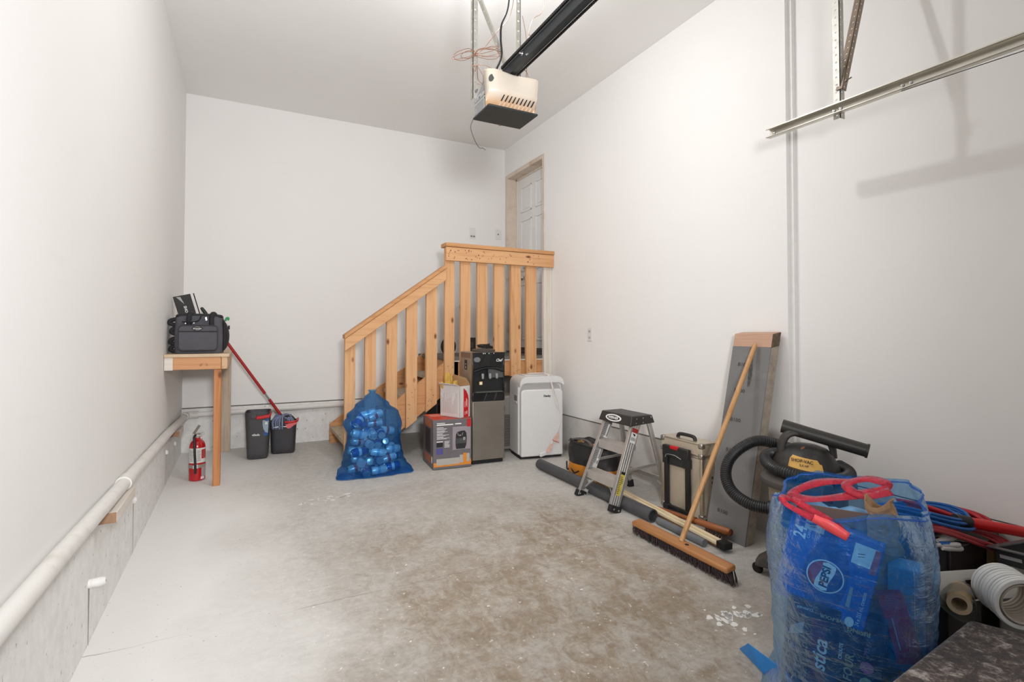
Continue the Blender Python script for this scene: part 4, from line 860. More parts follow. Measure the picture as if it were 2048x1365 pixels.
s2 = [(-aw+.012, .022), (-aw+.012, ah-.155)] + [(-aw+.05-.038*cos(a), ah-.155+.038*sin(a)) for a in [pi/2*i/6 for i in range(1, 7)]] + [(aw-.05+.038*sin(a), ah-.155+.038*cos(a)) for a in [pi/2*i/6 for i in range(7)]] + [(aw-.012, .022)]
b = MB(); b.prism([(x, -ad-.004, z) for x, z in s2], (0, .06, 0)); b.build('front_panel', ACW, AC, bevel=.012, seg=3, local=True)
arc = [(-aw+.012, ah-.24), (-aw+.012, ah-.16)] + [(-aw+.075-.063*cos(a), ah-.155+.085*sin(a)) for a in [pi/2*i/6 for i in range(1, 7)]] + [(aw-.075+.063*sin(a), ah-.155+.085*cos(a)) for a in [pi/2*i/6 for i in range(7)]] + [(aw-.012, ah-.24)]
inn = [(x*.90, z-.028) for x, z in arc]
n_ = len(arc)
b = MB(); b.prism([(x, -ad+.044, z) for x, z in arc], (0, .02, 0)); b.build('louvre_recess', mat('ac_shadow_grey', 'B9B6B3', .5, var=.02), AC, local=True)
hood = sec[1:-1]
b = MB()
for (xa, za), (xb, zb_) in zip(hood[:-1], hood[1:]):
    b.hexa([(xa, -ad-.004, za), (xb, -ad-.004, zb_), (xb, -ad+.06, zb_), (xa, -ad+.06, za), (xa*.955, -ad-.002, za-.058*min(1, max(0, (za-ah+.09)/.09))), (xb*.955, -ad-.002, zb_-.058*min(1, max(0, (zb_-ah+.09)/.09))), (xb*.955, -ad+.06, zb_-.058*min(1, max(0, (zb_-ah+.09)/.09))), (xa*.955, -ad+.06, za-.058*min(1, max(0, (za-ah+.09)/.09)))])
b.build('hood', ACW, AC, smooth=40, local=True)
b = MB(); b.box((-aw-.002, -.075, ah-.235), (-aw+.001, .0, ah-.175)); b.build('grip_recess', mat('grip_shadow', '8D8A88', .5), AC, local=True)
b = MB(); b.box((-aw-.006, -.08, ah-.245), (-aw, .005, ah-.225)); b.build('grip_lip', ACW, AC, bevel=.003, local=True)
b = MB(); b.text('Danby', (.045, -ad-.005, ah-.178), (1, 0, 0), (0, 0, 1), .026, bold=.001); b.build('lettering', BLACKINK, AC, local=True)
b = MB(); b.box((-.05, -.05, ah), (.01, -.03, ah+.002)); b.build('control_strip', mat('ac_grey', '8b8884', .4), AC, local=True)
b = MB(); b.box((-.14, -.07, ah), (.15, .09, ah+.006)); b.build('louvre', ACW, AC, bevel=.003, local=True)
CW = mat('cord_white', 'E4DAD4', .5, var=.02)
b = MB(); b.tube(bez([(-.03, .08, ah+.01), (.02, .0, ah+.017), (.055, -.09, ah+.018), (.075, -.15, ah-.02), (.09, -ad-.012, ah-.10), (.125, -ad-.013, ah-.24), (.15, -ad-.012, ah-.30)], 6), .005, 8)
b.tube(bez([(-.06, .06, ah+.01), (.04, -.03, ah+.017), (.075, -.13, ah+.006), (.095, -ad-.012, ah-.09), (.15, -ad-.013, ah-.24), (.172, -ad-.014, ah-.37), (.17, -ad-.014, ah-.42), (.135, -ad-.016, ah-.51), (.08, -ad-.02, ah-.605), (.015, -ad-.025, ah-.675), (-.02, -ad-.04, .05)], 6), .004, 8)
b.build('power_cord', CW, AC, smooth=60, local=True)
PK = mat('tag_pink', 'DDB6A8', .6, var=.15, vs=30)
b = MB(); b.add([(.145, -ad-.02, ah-.50), (.155, -ad-.02, ah-.53), (.150, -ad-.022, ah-.59), (.085, -ad-.022, ah-.575)], [(0, 1, 2, 3)]); b.build('cord_tag', PK, AC, solid=.001, local=True)
b = MB(); b.add([(.07, -ad-.024, ah-.605), (.10, -ad-.024, ah-.61), (.065, -ad-.026, ah-.68), (.015, -ad-.026, ah-.675)], [(0, 1, 2, 3)]); b.build('cord_tag', PK, AC, solid=.001, local=True)
b = MB(); b.bar((.09, -ad-.0235, ah-.575), (.155, -ad-.0235, ah-.60), .004, .002, side=(0, 0, 1)); b.build('tag_red_line', REDP, AC, local=True)
b = MB(); b.bar((-.045, -ad-.06, .045), (.02, -ad-.035, .055), .035, .022, side=(0, 0, 1)); b.build('plug', WHITEP, AC, bevel=.005, local=True)
# ================================================================== blue bag of empties in front of the stairs
BCX, BCY, BZ0 = .925, 4.235, FZ(4.2)
BLUE_FILM = film('blue_film', lin('2E8CEC'), (.42, .71, .96, 1), .18)
def bagw(v):
    pts = [(0, .235), (.06, .255), (.2, .232), (.4, .205), (.5, .213), (.62, .232), (.72, .205), (.82, .135), (.92, .06), (.97, .02), (1, .035)]
    for (a, wa), (b_, wb) in zip(pts[:-1], pts[1:]):
        if v <= b_: t = (v-a)/(b_-a); t = t*t*(3-2*t); return wa+(wb-wa)*t
    return pts[-1][1]
def bagd(v): return (.155 if v < .5 else .155-.125*((v-.5)/.5)**.8)
def bag1(u, v):
    a = 2*pi*u; ca, sa = cos(a), sin(a); e = .72
    x = abs(ca)**e*(1 if ca > 0 else -1)*bagw(v); y = abs(sa)**e*(1 if sa > 0 else -1)*bagd(v)
    ear = max(0, 1-v/.10)*max(0, abs(ca)-.55)/.45
    x += (1 if ca > 0 else -1)*ear*(.075 if ca < 0 else .055); y -= ear*.055
    q = noise.noise((x*9, y*9, v*7))*.012 + noise.noise((x*26+3, y*26, v*17))*.007
    pl = .006*sin(a*9+3*noise.noise((a, v*3, 1)))*max(0, v-.6)/.4
    k = 1+(q+pl)/.2
    z = .655*v + (0 if v > .02 else 0) + .01*noise.noise((x*8, y*8, 5))*min(1, v*6)
    z += -.02*ear if False else 0
    return (BCX+x*k+.02*(v-.5)*0-.01*v, BCY+y*k+.05*v, BZ0+.004+max(0, z))
RB = thing('recycling_bag', 'tied translucent blue bag full of empty drink cans leaning on the staircase', 'bag', (BCX, BCY, BZ0))
b = MB(); b.grid(bag1, 96, 70, closed_u=True); b.add([bag1(i/96, 0) for i in range(96)], [tuple(range(96))]); b.build('film', BLUE_FILM, RB, smooth=180)
# cans
ALU = mat('aluminium', 'C9CCCE', .28, 1, var=.03)
def canmesh(cols):
    b = MB(); r = .033
    b.lathe([(.0001, .004), (.022, .006), (.0245, 0), (.0285, .004)], n=18, mi=0, cap=False)
    b.lathe([(.0285, .004), (r, .014), (r, .05)], n=18, mi=1, cap=False); b.lathe([(r, .05), (r, .072)], n=18, mi=2, cap=False); b.lathe([(r, .072), (r, .106), (.028, .118)], n=18, mi=1, cap=False)
    b.lathe([(.028, .118), (.0285, .121), (.026, .121), (.025, .117), (.0001, .117)], n=18, mi=0, cap=False)
    b.v = [(x, y, z-.06) for x, y, z in b.v]
    return b.build('drink_can', [ALU, cols[0], cols[1]], smooth=35)
CM = lambda n, c, rgh=.3: mat('can_'+n, c, rgh, .35, var=.05)
kinds = [('blue', (CM('blue', '1D4FA0'), CM('white', 'E8ECEE')), 'blue drink can with pale band inside the tied blue bag'),
         ('silver', (CM('silver', 'D5D8DA'), CM('red', 'B8383C')), 'silver drink can with red band inside the tied blue bag'),
         ('pale', (CM('pale', 'DDE4E6'), CM('palebl', '8DB2CF')), 'pale drink can with light blue band inside the tied blue bag')]
protos = []
for n, c, lab in kinds: o = canmesh(c); tag(o, lab, 'can', 'empty cans in the tied blue bag'); protos.append([o, False, lab])
rnd = random.Random(21); spots = []
for L in range(7):
    z = .042+.069*L
    for row, y in enumerate((.045, .115)):
        for i in range(3): spots.append(((-.128+.128*i+(.02 if L % 2 else -.01), y, z), 'x'))
    for i in range(3):
        xc = -.13+.13*i+(-.02 if L % 2 else .012)
        if rnd.random() < .5: spots += [((xc-.034, -.062, z), 'y'), ((xc+.034, -.062, z), 'y')]
        else: spots += [((xc, -.022, z), 'x'), ((xc, -.094, z), 'x')]
for (x, y, z), ax in spots:
    v = z/.655; wv, dv = bagw(v)-.03, bagd(v)-.02
    ex, ey = (.06, .033) if ax == 'x' else (.033, .06)
    if ((abs(x)+ex*.75)/wv)**2.6+((abs(y)+ey*.75)/dv)**2.6 > 1.05: continue
    k = rnd.choices((0, 1, 2), (.5, .25, .25))[0]; p = protos[k]
    if not p[1]: o = p[0]; p[1] = True
    else: o = p[0].copy(); COL.objects.link(o)
    d = V3((1, 0, 0)) if ax == 'x' else V3((0, rnd.choice((-1, 1)), 0))
    if ax == 'x' and rnd.random() < .5: d = -d
    d = (d+V3((rnd.uniform(-.18, .18), rnd.uniform(-.18, .18), rnd.uniform(-.32, .32)))).normalized()
    o.location = (BCX+x-.01*v, BCY+y+.05*v, BZ0+z); o.rotation_mode = 'QUATERNION'; o.rotation_quaternion = d.to_track_quat('Z', 'Y')
for x, y, z, rz, lab in ((-.05, -.005, .470, 1.2, 'squashed white and blue drink can near the top of tied blue bag'), (-.12, -.02, .43, -.9, 'blue can standing tilted at the upper left inside tied blue bag')):
    o = protos[2 if 'white' in lab else 0][0].copy(); COL.objects.link(o); o['label'] = lab; o.rotation_mode = 'XYZ'; o.location = (BCX+x, BCY+y+.02, BZ0+z); o.rotation_euler = (rz, rz*.4+.3, rz)

# ================================================================== right wall: pipe, tool bag, ladder, case, boards, broom
PIPEG = mat('pipe_grey', '4B4B4D', .55, var=.08)
a0, a1 = V3((2.190, 3.77, FZ(3.77)+.042)), V3((2.240, 2.47, FZ(2.47)+.042))
b = MB(); b.sweep_lathe([(.033, .0), (.041, 0), (.041, 1), (.033, 1), (.033, 0)], a0, a1, 24); o = b.build('grey_pipe', PIPEG, smooth=40); tag(origin(o, a0-V3((0, 0, .042))), 'long dark grey plastic pipe on floor along the right wall under ladder', 'pipe')
c = MB(); c.sweep_lathe([(.037, 0), (.0385, 0), (.0385, .02), (.037, .02)], V3((0, 0, .042)), V3((0, 0, .042))+(a1-a0).normalized()*.5, 24); 
a2, a3 = V3((2.255, 2.44, FZ(2.44)+.023)), V3((2.258, 2.08, FZ(2.08)+.023))
b = MB(); b.sweep_lathe([(.0, 0), (.022, 0), (.022, 1), (.0, 1)], a2, a3, 18); o = b.build('grey_rod', mat('rod_grey', '6C6F73', .5, var=.06), smooth=40); tag(origin(o, a2), 'short thin grey rod between the wood slats and push broom', 'rod')
# pair of slim wood slats with black end cap
p0, p1 = V3((2.385, 3.22, FZ(3.2)+.04)), V3((2.318, 2.02, FZ(2.02)+.034)); dd = (p1-p0).normalized(); sd = dd.cross(V3((0, 0, 1))).normalized()
SLT = wood('slat_wood', 1, 'F2E0BC', 'E3C796', False)
SLm = thing('wood_blind_slats', 'pair of pale wood slats with black end cap beside push broom', 'slats', p1)
for k in (-1, 1):
    b = MB(); b.bar(p0+sd*.0165*k, p1+sd*.0165*k, .022, .018, side=sd); b.build('slat', SLT, SLm, bevel=.003)
b = MB(); b.bar(p0-V3((0, 0, .013)), p1-V3((0, 0, .013)), .05, .008, side=sd); b.build('backing_strip', mat('strip_brown', '8B6A42', .6), SLm)
b = MB(); b.bar(p1-dd*.01, p1+dd*.05, .06, .036, side=sd); b.build('end_cap', MATTEBLACK, SLm, bevel=.004)
# brown handled brush lying behind the slats
q0, q1 = V3((2.395, 2.62, .062)), V3((2.428, 2.055, .085)); qd = (q1-q0).normalized()
BR = thing('handled_brush', 'long brown handled brush on floor below the silver case and grey board', 'brush', (2.48, 2.4, FZ(2.4)))
HB = wood('brush_handle', 1, 'A8653A', '7A4424', False, .35)
b = MB(); b.sweep_lathe([(0, 0), (.010, 0), (.014, .1), (.015, .5), (.013, .62), (.016, 1), (0, 1)], q0, q0+qd*.36, 14); b.build('handle', HB, BR, smooth=50)
b = MB(); b.sweep_lathe([(0, 0), (.018, 0), (.020, .1), (.020, .95), (.015, 1), (0, 1)], q0+qd*.34, q1, 16); b.build('brush_back', HB, BR, smooth=50)
b = MB(); b.sweep_lathe([(.019, 0), (.021, 0), (.021, 1), (.019, 1)], q0+qd*.30, q0+qd*.33, 14); b.build('ferrule', mat('copper_ring', 'A9683E', .35, .8), BR, smooth=40)
b = MB(); b.sweep_lathe([(.016, 0), (.019, 0), (.019, 1), (.016, 1)], q1-qd*.01, q1+qd*.004, 14); b.build('ferrule', mat('copper_ring', 'A9683E', .35, .8), BR, smooth=40)
b = MB(); rnd = random.Random(8)
for k in range(70):
    c = q0+qd*rnd.uniform(.40, .545); e = c+V3((rnd.uniform(-.03, .0), rnd.uniform(-.02, .02), -.052)); b.tube([c, e], .0016, 4)
o = b.build('bristles', mat('bristle_brown', '4A3022', .8, var=.2), BR); o['kind'] = 'stuff'
# tool bag
TBG = thing('tool_bag', 'open black and orange tool bag on floor behind the step ladder', 'bag', (2.46, 3.40, FZ(3.4)))
tz = FZ(3.4); TBK = mat('toolbag_black', '2C2A2B', .55, var=.25, vs=10, bump=.4, bs=25, bd=.01); TBO = mat('toolbag_orange', 'D98A2B', .6, var=.1, vs=14, bump=.3, bs=30, bd=.008)
TH = radians(97)
def tb(u, v, h0, h1, flare=0, inn=0):
    a = 2*pi*u; ca, sa = cos(a), sin(a); e = .6; z = h0+(h1-h0)*v
    k = 1+flare*v+.05*sin(pi*z/.27)-inn
    x = abs(ca)**e*(1 if ca > 0 else -1)*.235*k; y = abs(sa)**e*(1 if sa > 0 else -1)*.115*k
    q = 1+.10*noise.noise((x*12, y*12, z*12))*(1 if z > .02 else 0)
    zz = z+(.025*noise.noise((ca*2, sa*2, 1))+.03*ca*0)*v*(1 if h1 > .2 else 0)
    x *= q; y *= q
    return (2.475+x*cos(TH)-y*sin(TH), 3.395+x*sin(TH)+y*cos(TH), tz+.003+zz)
b = MB(); b.grid(lambda u, v: tb(u, v, 0, .10), 56, 10, closed_u=True); b.add([tb(i/56, 0, 0, .1) for i in range(56)], [tuple(range(56))]); b.build('orange_base', TBO, TBG, smooth=60)
b = MB(); b.grid(lambda u, v: tb(u, v, .092, .262, -.04, .015), 56, 14, closed_u=True); b.grid(lambda u, v: tb(u, 1, .092, .262, -.04, .015+.9*v), 56, 3, closed_u=True); 
b.build('black_body', TBK, TBG, smooth=60)
b = MB(); b.tube([tb(i/40, 1, .09, .262, -.04, .012) for i in range(40)], .010, 8, closed=True); b.build('rim', TBK, TBG, smooth=60)
b = MB(); b.tube(bez([(2.36, 3.58, tz+.268), (2.38, 3.50, tz+.29), (2.40, 3.42, tz+.295), (2.40, 3.34, tz+.28), (2.385, 3.27, tz+.25)]), .014, 8, flat=.4); b.build('carry_strap', mat('strap_grey', '5D5852', .8), TBG, smooth=60)
b = MB(); b.tube(bez([(2.385, 3.66, tz+.075), (2.352, 3.60, tz+.03), (2.345, 3.54, tz+.055), (2.338, 3.48, tz+.03), (2.34, 3.42, tz+.055)]), .006, 8); b.build('orange_trim', MATTEBLACK, TBG, smooth=60)
for i, (x, y, z, lab, m) in enumerate(((2.40, 3.50, .255, 'tan leather tool handle sticking out of the open tool bag', mat('tan_handle', '96764F', .6)), (2.42, 3.36, .245, 'copper coloured tool tip inside the open tool bag', mat('copper_tool', 'C8743A', .4, .4)))):
    b = MB(); b.sweep_lathe([(0, 0), (.016, 0), (.018, .5), (.014, 1), (0, 1)], (x, y+.08, tz+z-.02), (x-.01, y-.07, tz+z+.03), 12); o = b.build('hand_tool', m, smooth=50); tag(origin(o, (x, y, tz+z)), lab, 'tool')
# step ladder
LD = thing('step_ladder', 'two-step aluminium step ladder with black top cap by the right wall', 'ladder', (2.34, 2.9, FZ(2.9)))
ALM = mat('ladder_aluminium', 'C4C2BF', .38, .75, var=.07, vs=30)
ym = 2.897
def Lx(z): return 2.125+(z-.05)*.41          # centre line of the front rails
def hw(z): return .190-(z-.05)*.064
for s in (-1, 1):
    f = V3((Lx(.055), ym+s*hw(.05), .055)); t = V3((Lx(.61), ym+s*hw(.61), .61)); d = (t-f).normalized(); X1 = V3((1, 0, 0)); sx = (X1-d*X1.dot(d)).normalized(); ny = d.cross(sx)
    b = MB(); b.bar(f, t, .072, .003, side=sx)
    for e in (-1, 1): b.bar(f+sx*.0345*e-V3((0, s*.012, 0)), t+sx*.0345*e-V3((0, s*.012, 0)), .004, .026, side=sx)
    for e in (-.018, 0, .018): b.bar(f+sx*e+V3((0, s*.0022, 0)), t+sx*e+V3((0, s*.0022, 0)), .006, .003, side=sx)
    rail = b.build('front_rail', ALM, LD, bevel=.001)
    if s < 0:       # stickers on the rail side that faces the camera
        def pos(z, off, e): return V3((Lx(z), ym-hw(z), z))+sx*off+V3((0, -e, 0))
        def pan(z0, z1, o0, o1, e): return MB().add([pos(z0, o0, e), pos(z0, o1, e), pos(z1, o1, e), pos(z1, o0, e)], [(0, 1, 2, 3)])
        pan(.47, .56, -.024, .024, .0045).build('label', WHITEP, rail)
        pan(.535, .562, -.025, .025, .0048).build('danger_label', mat('danger_red', '9E2B2B', .5), rail)
        pan(.485, .505, -.02, .02, .0048).build('label_print', GREYINK, rail)
        b = MB(); c_ = pos(.52, 0, .005); b.add([c_+sx*-.014+V3((0, 0, .010)), c_+sx*.012+V3((0, 0, .008)), c_+V3((.004, 0, -.014))], [(0, 1, 2)]); b.build('pictogram', BLACKINK, rail)
        pan(.145, .285, -.024, .010, .0045).build('caution_label', mat('caution_yellow', 'CDBB55', .5, var=.12, vs=30), rail)
        pan(.272, .288, -.024, .010, .0048).build('label_header', BLACKINK, rail)
        b = MB(); rr = random.Random(4)
        for k in range(10): z = .155+.011*k; q = pan(z, z+.004, -.021, -.021+rr.uniform(.012, .028), .0049); b.add(q.v, q.f)
        b.build('label_print', mat('caution_ink', '57502A', .6), rail)
    else:
        def pos2(z, off): return V3((Lx(z), ym+hw(z), z))+sx*off+V3((0, -.004, 0))
        for z0, z1 in ((.47, .56), (.28, .40)):
            b = MB(); b.add([pos2(z0, -.02), pos2(z0, .025), pos2(z1, .025), pos2(z1, -.02)], [(0, 1, 2, 3)]); lb = b.build('label', GREYINK, rail)
            b = MB()
            for k in range(7):
                z = z0+.008+.0115*k; b.add([pos2(z, -.014)-V3((0, .001, 0)), pos2(z, .018)-V3((0, .001, 0)), pos2(z+.004, .018)-V3((0, .001, 0)), pos2(z+.004, -.014)-V3((0, .001, 0))], [(0, 1, 2, 3)])
            b.build('label_print', mat('label_dim', '6F6C69', .6), lb)
    b = MB(); b.bar(f-d*.012, f+d*.032, .088, .034, side=sx); ft = b.build('front_foot', MATTEBLACK, LD, bevel=.005)
    b = MB()
    for e in (-.02, .02): b.cyl(f+d*.01+sx*e+V3((0, -.017, 0)), f+d*.01+sx*e+V3((0, -.020, 0)), .006, n=10)
    b.build('foot_rivets', CHROME, ft)
    # rear leg
    rf = V3((2.585, ym+s*.195, FZ(2.9)+.012)); rt_ = V3((2.455, ym+s*.150, .60)); rd_ = (rt_-rf).normalized()
    b = MB(); b.bar(rf, rt_, .030, .022, side=(1, 0, 0)); b.build('rear_leg', ALM, LD, bevel=.002)
    b = MB(); b.bar(rf-rd_*.012, rf+rd_*.045, .046, .034, side=(1, 0, 0)); b.build('rear_foot', MATTEBLACK, LD, bevel=.005)
    z = .29; b = MB(); b.bar((Lx(z)+.03, ym+s*(hw(z)-.004), z+.005), (2.525, ym+s*.17, z+.02), .018, .006, side=(0, 0, 1)); b.build('spreader_bar', ALM, LD)
    b = MB(); b.bar((2.565, ym+s*.186, .14), (2.558, ym+s*.085, .195), .018, .005, side=(1, 0, 0)); b.build('rear_brace', ALM, LD)
    b = MB(); b.bar((Lx(.10)+.0, ym+s*(hw(.1)-.008), .10), (Lx(.21), ym+s*.062, .205), .022, .008, side=(1, 0, 0)); b.build('front_brace', ALM, LD)
b = MB(); b.bar((2.555, ym-.18, .20), (2.555, ym+.18, .20), .03, .012, side=(0, 0, 1)); b.build('rear_bar', ALM, LD, bevel=.002)
for z in (.238, .448):
    x = Lx(z); y0, y1 = ym-hw(z)+.004, ym+hw(z)-.004
    b = MB(); b.box((x-.036, y0, z-.004), (x+.05, y1, z)); b.box((x-.039, y0, z-.058), (x-.035, y1, z)); b.box((x+.047, y0, z-.035), (x+.05, y1, z))
    for k in range(5): b.box((x-.03+.017*k, y0, z), (x-.024+.017*k, y1, z+.002))
    b.build('step', mat('step_aluminium', 'C9C2BC', .45, .5, var=.06), LD, bevel=.001)
cx0, cx1, cz0, cz1 = 2.285, 2.478, .582, .648; cy0, cy1 = ym-.172, ym+.165
b = MB(); b.hexa([(cx0-.012, cy0-.006, cz0), (cx1+.01, cy0-.006, cz0+.012), (cx1+.01, cy1+.006, cz0+.012), (cx0-.012, cy1+.006, cz0), (cx0+.012, cy0+.004, cz1), (cx1-.004, cy0+.004, cz1), (cx1-.004, cy1-.004, cz1), (cx0+.012, cy1-.004, cz1)])
cap = b.build('top_cap', mat('cap_black', '2F2C2A', .45, var=.15, vs=60, bump=.35, bs=260, bd=.002), LD, bevel=.006)
up_ = V3((.024, 0, cz1-cz0)).normalized(); cc = V3((cx0-.0005, ym+.012, (cz0+cz1)/2)); nn = V3((0, -1, 0)).cross(up_)
b = MB(); b.disc(cc+nn*.0015, V3((0, -.086, 0)), up_*.025, n=36); lg = b.build('logo_oval', WHITEINK, cap)
b = MB(); b.disc(cc+nn*.0025, V3((0, -.069, 0)), up_*.0165, n=36); b.build('logo_field', BLACKINK, lg)
b = MB(); b.text('WERNER', cc+nn*.0025, (0, -1, 0), up_, .025, bold=.0008, sx=1.1); b.build('logo_lettering', WHITEINK, lg)
b = MB()
for (x, z) in ((2.33, .63), (2.385, .632), (2.455, .635), (2.325, .60), (2.385, .602)): b.cyl((x, cy0+.0, z), (x, cy0-.006, z), .006, n=12)
b.build('rivets', CHROME, cap)
# aluminium trolley case
TC = thing('trolley_case', 'champagne aluminium trolley case with black pull handle and red button', 'case', (2.58, 2.51, FZ(2.5)))
kx0, kx1, ky0, ky1, kz0, kz1 = 2.512, 2.645, 2.332, 2.684, .045, .515
CH = mat('champagne_panel', 'C9BBA6', .5, .25, var=.04, vs=40, bump=.15, bs=400, bd=.001); CE = mat('champagne_edge', 'CFC2AD', .3, .75, var=.05)
b = MB(); b.box((kx0, ky0, kz0), (kx1, ky1, kz1-.085)); b.build('shell', CH, TC, bevel=.006)
b = MB(); b.box((kx0, ky0, kz1-.082), (kx1, ky1, kz1)); b.build('lid', CH, TC, bevel=.006)
for (xa, ya) in ((kx0, ky0), (kx0, ky1), (kx1, ky0), (kx1, ky1)):
    b = MB(); sx_, sy_ = (1 if xa == kx0 else -1), (1 if ya == ky0 else -1)
    b.box((min(xa-.003*sx_, xa+.02*sx_), min(ya-.003*sy_, ya+.02*sy_), kz0), (max(xa-.003*sx_, xa+.02*sx_), max(ya-.003*sy_, ya+.02*sy_), kz1-.09)); b.build('edge_rail', CE, TC, bevel=.004)
for zz in (kz1-.095, kz1-.080, kz1-.010):
    b = MB(); b.box((kx0-.003, ky0-.003, zz), (kx1+.003, ky1+.003, zz+.012)); b.build('rim_rail', CE, TC, bevel=.003)
for (ya, zz) in ((ky0, kz1-.02), (ky0, kz1-.085), (ky1, kz1-.02), (ky1, kz1-.085), (ky1, kz0+.01), (ky0, kz0+.01)):
    b = MB(); b.obox((kx0+.012, ya+(.012 if ya == ky0 else -.012), zz+.006), (.018, 0, 0), (0, .018, 0), (0, 0, .018)); b.build('corner_guard', mat('corner_steel', 'B7AFA6', .25, .9), TC, bevel=.009)
b = MB(); b.tube(bez([((kx0+kx1)/2-.015, ky1-.10, kz1), ((kx0+kx1)/2-.015, ky1-.115, kz1+.022), ((kx0+kx1)/2-.015, (ky0+ky1)/2, kz1+.026), ((kx0+kx1)/2-.015, ky0+.115, kz1+.022), ((kx0+kx1)/2-.015, ky0+.10, kz1)]), .012, 10); b.build('carry_handle', BLACK, TC, smooth=60)
hy0, hy1 = 2.43, 2.615
for yy in (hy0, hy1):
    b = MB(); b.box((kx0-.030, yy-.014, kz0+.015), (kx0-.006, yy+.014, kz1-.09)); b.build('pull_tube', BLACK, TC, bevel=.003)
    b = MB(); b.box((kx0-.036, yy-.021, kz1-.17), (kx0-.002, yy+.021, kz1-.11)); b.build('tube_collar', BLACK, TC, bevel=.004)
    b = MB(); b.box((kx0-.034, yy-.022, kz0-.002), (kx0-.001, yy+.022, kz0+.035)); b.build('tube_foot', BLACK, TC, bevel=.004)
b = MB(); b.box((kx0-.040, hy0-.02, kz1-.12), (kx0-.008, hy1+.02, kz1-.048)); b.build('pull_handle', BLACK, TC, bevel=.006)
b = MB(); b.box((kx0-.018, hy0+.01, kz1-.175), (kx0-.004, hy1-.01, kz1-.10)); b.build('handle_plate', mat('plate_black', '303232', .5), TC, bevel=.003)
b = MB(); b.tube(bez([(kx0-.042, hy1-.012, kz1-.125), (kx0-.044, hy1-.03, kz1-.105), (kx0-.044, (hy0+hy1)/2, kz1-.10), (kx0-.044, hy0+.03, kz1-.115)]), .004, 8); b.build('handle_ring', CHROME, TC, smooth=60)
b = MB(); b.box((kx0-.043, 2.495, kz1-.066), (kx0-.02, 2.565, kz1-.044)); b.build('red_button', REDP, TC, bevel=.004)
b = MB(); b.box((kx0-.03, hy0, kz0+.018), (kx0-.012, hy1, kz0+.034)); b.box((kx0-.03, hy0, kz0-.0), (kx0-.012, hy1, kz0+.012)); b.build('lower_bracket', BLACK, TC, bevel=.003)
for zz in (kz1-.10, .30, .27):
    b = MB(); b.cyl((kx0+.09, ky0, zz), (kx0+.09, ky0-.012, zz), .008, n=12); b.build('latch', mat('latch_dark', '6A645C', .4, .7), TC)
for yy in (ky0+.03, ky1-.03):
    b = MB(); b.cyl((kx0+.02, yy-.01, FZ(2.5)+.017), (kx0+.02, yy+.01, FZ(2.5)+.017), .018, n=16); b.build('wheel', MATTEBLACK, TC, smooth=40)
# tall grey board leaning on the wall
BD = thing('grey_board', 'tall grey stamped board with raw wood top leaning on right wall', 'board', (2.48, 2.12, FZ(2.12)))
def brd(s, t, n):      # s across (0 left..1 right), t up, n thickness
    y = (2.256+(2.190-2.256)*t) + ((1.985+(1.935-1.985)*t)-(2.256+(2.190-2.256)*t))*s
    return V3((2.458+.185*t+n, y, .016+.012*(1-s)+(1.185-.012*(1-s))*t+n*.15))
def slab(t0, t1, n0, n1, s0=0, s1=1):
    return MB().hexa([brd(s0, t0, n0), brd(s1, t0, n0), brd(s1, t0, n1), brd(s0, t0, n1), brd(s0, t1, n0), brd(s1, t1, n0), brd(s1, t1, n1), brd(s0, t1, n1)])
slab(0, .935, 0, .008).build('grey_face', mat('board_grey', '7C7B7A', .6, var=.10, vs=3.5, dirt='8F8E8C', ds=6), BD, bevel=.001)
slab(.0, .935, .008, .075).build('core', mat('board_core', 'A79B8C', .8, var=.16, vs=24, dirt='7B746C', ds=14, bump=.3), BD, bevel=.002)
slab(.935, 1, .001, .075).build('raw_top', wood('board_raw', 1, 'C9A48C', 'B98E74', False), BD, bevel=.002)
slab(.932, .998, .004, .073, .999, 1.004).build('split_end', mat('split_end', '6A5A48', .9, var=.4, vs=50, bump=.6, bs=80), BD)
b = MB()
e1 = (brd(1, .5, 0)-brd(0, .5, 0)).normalized(); e2 = (brd(0, .6, 0)-brd(0, .5, 0)).normalized()
for t in (.12, .27, .42, .57, .715, .845): b.text('B100', brd(.36, t, -.0015), e1, e2, .030, sx=1.2)
b.build('stamped_lettering', mat('stamp_ink', '3C3B3A', .7), BD)
b = MB(); b.add([brd(.49, .93, -.0012), brd(.57, .93, -.0012), brd(.63, .80, -.0012), brd(.60, .74, -.0012), brd(.54, .74, -.0012)], [(0, 1, 2, 3, 4)]); b.build('glue_patch', mat('glue_dark', '55524F', .5, var=.5, vs=60), BD)
# push broom
PB = thing('push_broom', 'wide wooden push broom with dark bristles, its handle leaning on grey board', 'broom', (2.08, 2.1, FZ(2.1)))
h0, h1 = V3((2.032, 2.385, .104)), V3((2.045, 1.725, .088)); hd = (h1-h0).normalized(); nrm = V3((-.10, 0, 1)).normalized()
nrm = (nrm-hd*nrm.dot(hd)).normalized(); acr = hd.cross(nrm)
BH = wood('broom_block', 1, 'B9804F', '96602F', False, .4)
b = MB(); b.obox((h0+h1)/2, hd*(h1-h0).length/2, acr*.034, nrm*.015); b.build('block', BH, PB, bevel=.010, seg=3)
hh_ = (h0+h1)/2
b = MB(); b.sweep_lathe([(0, 0), (.0135, 0), (.014, .02), (.0135, .97), (.010, .99), (0, 1)], hh_+nrm*.012+V3((.01, -.01, 0)), V3((2.612, 2.018, 1.150)), 16); b.build('handle', wood('broom_handle', 2, 'C99A68', 'B07E4C', False, .4), PB, smooth=50)
b = MB(); b.disc(hh_+nrm*.0155+hd*.058, hd*.012, acr*.009, n=16); b.build('spare_socket', BLACKINK, PB)
rnd = random.Random(14); br = MB(); nb = 0
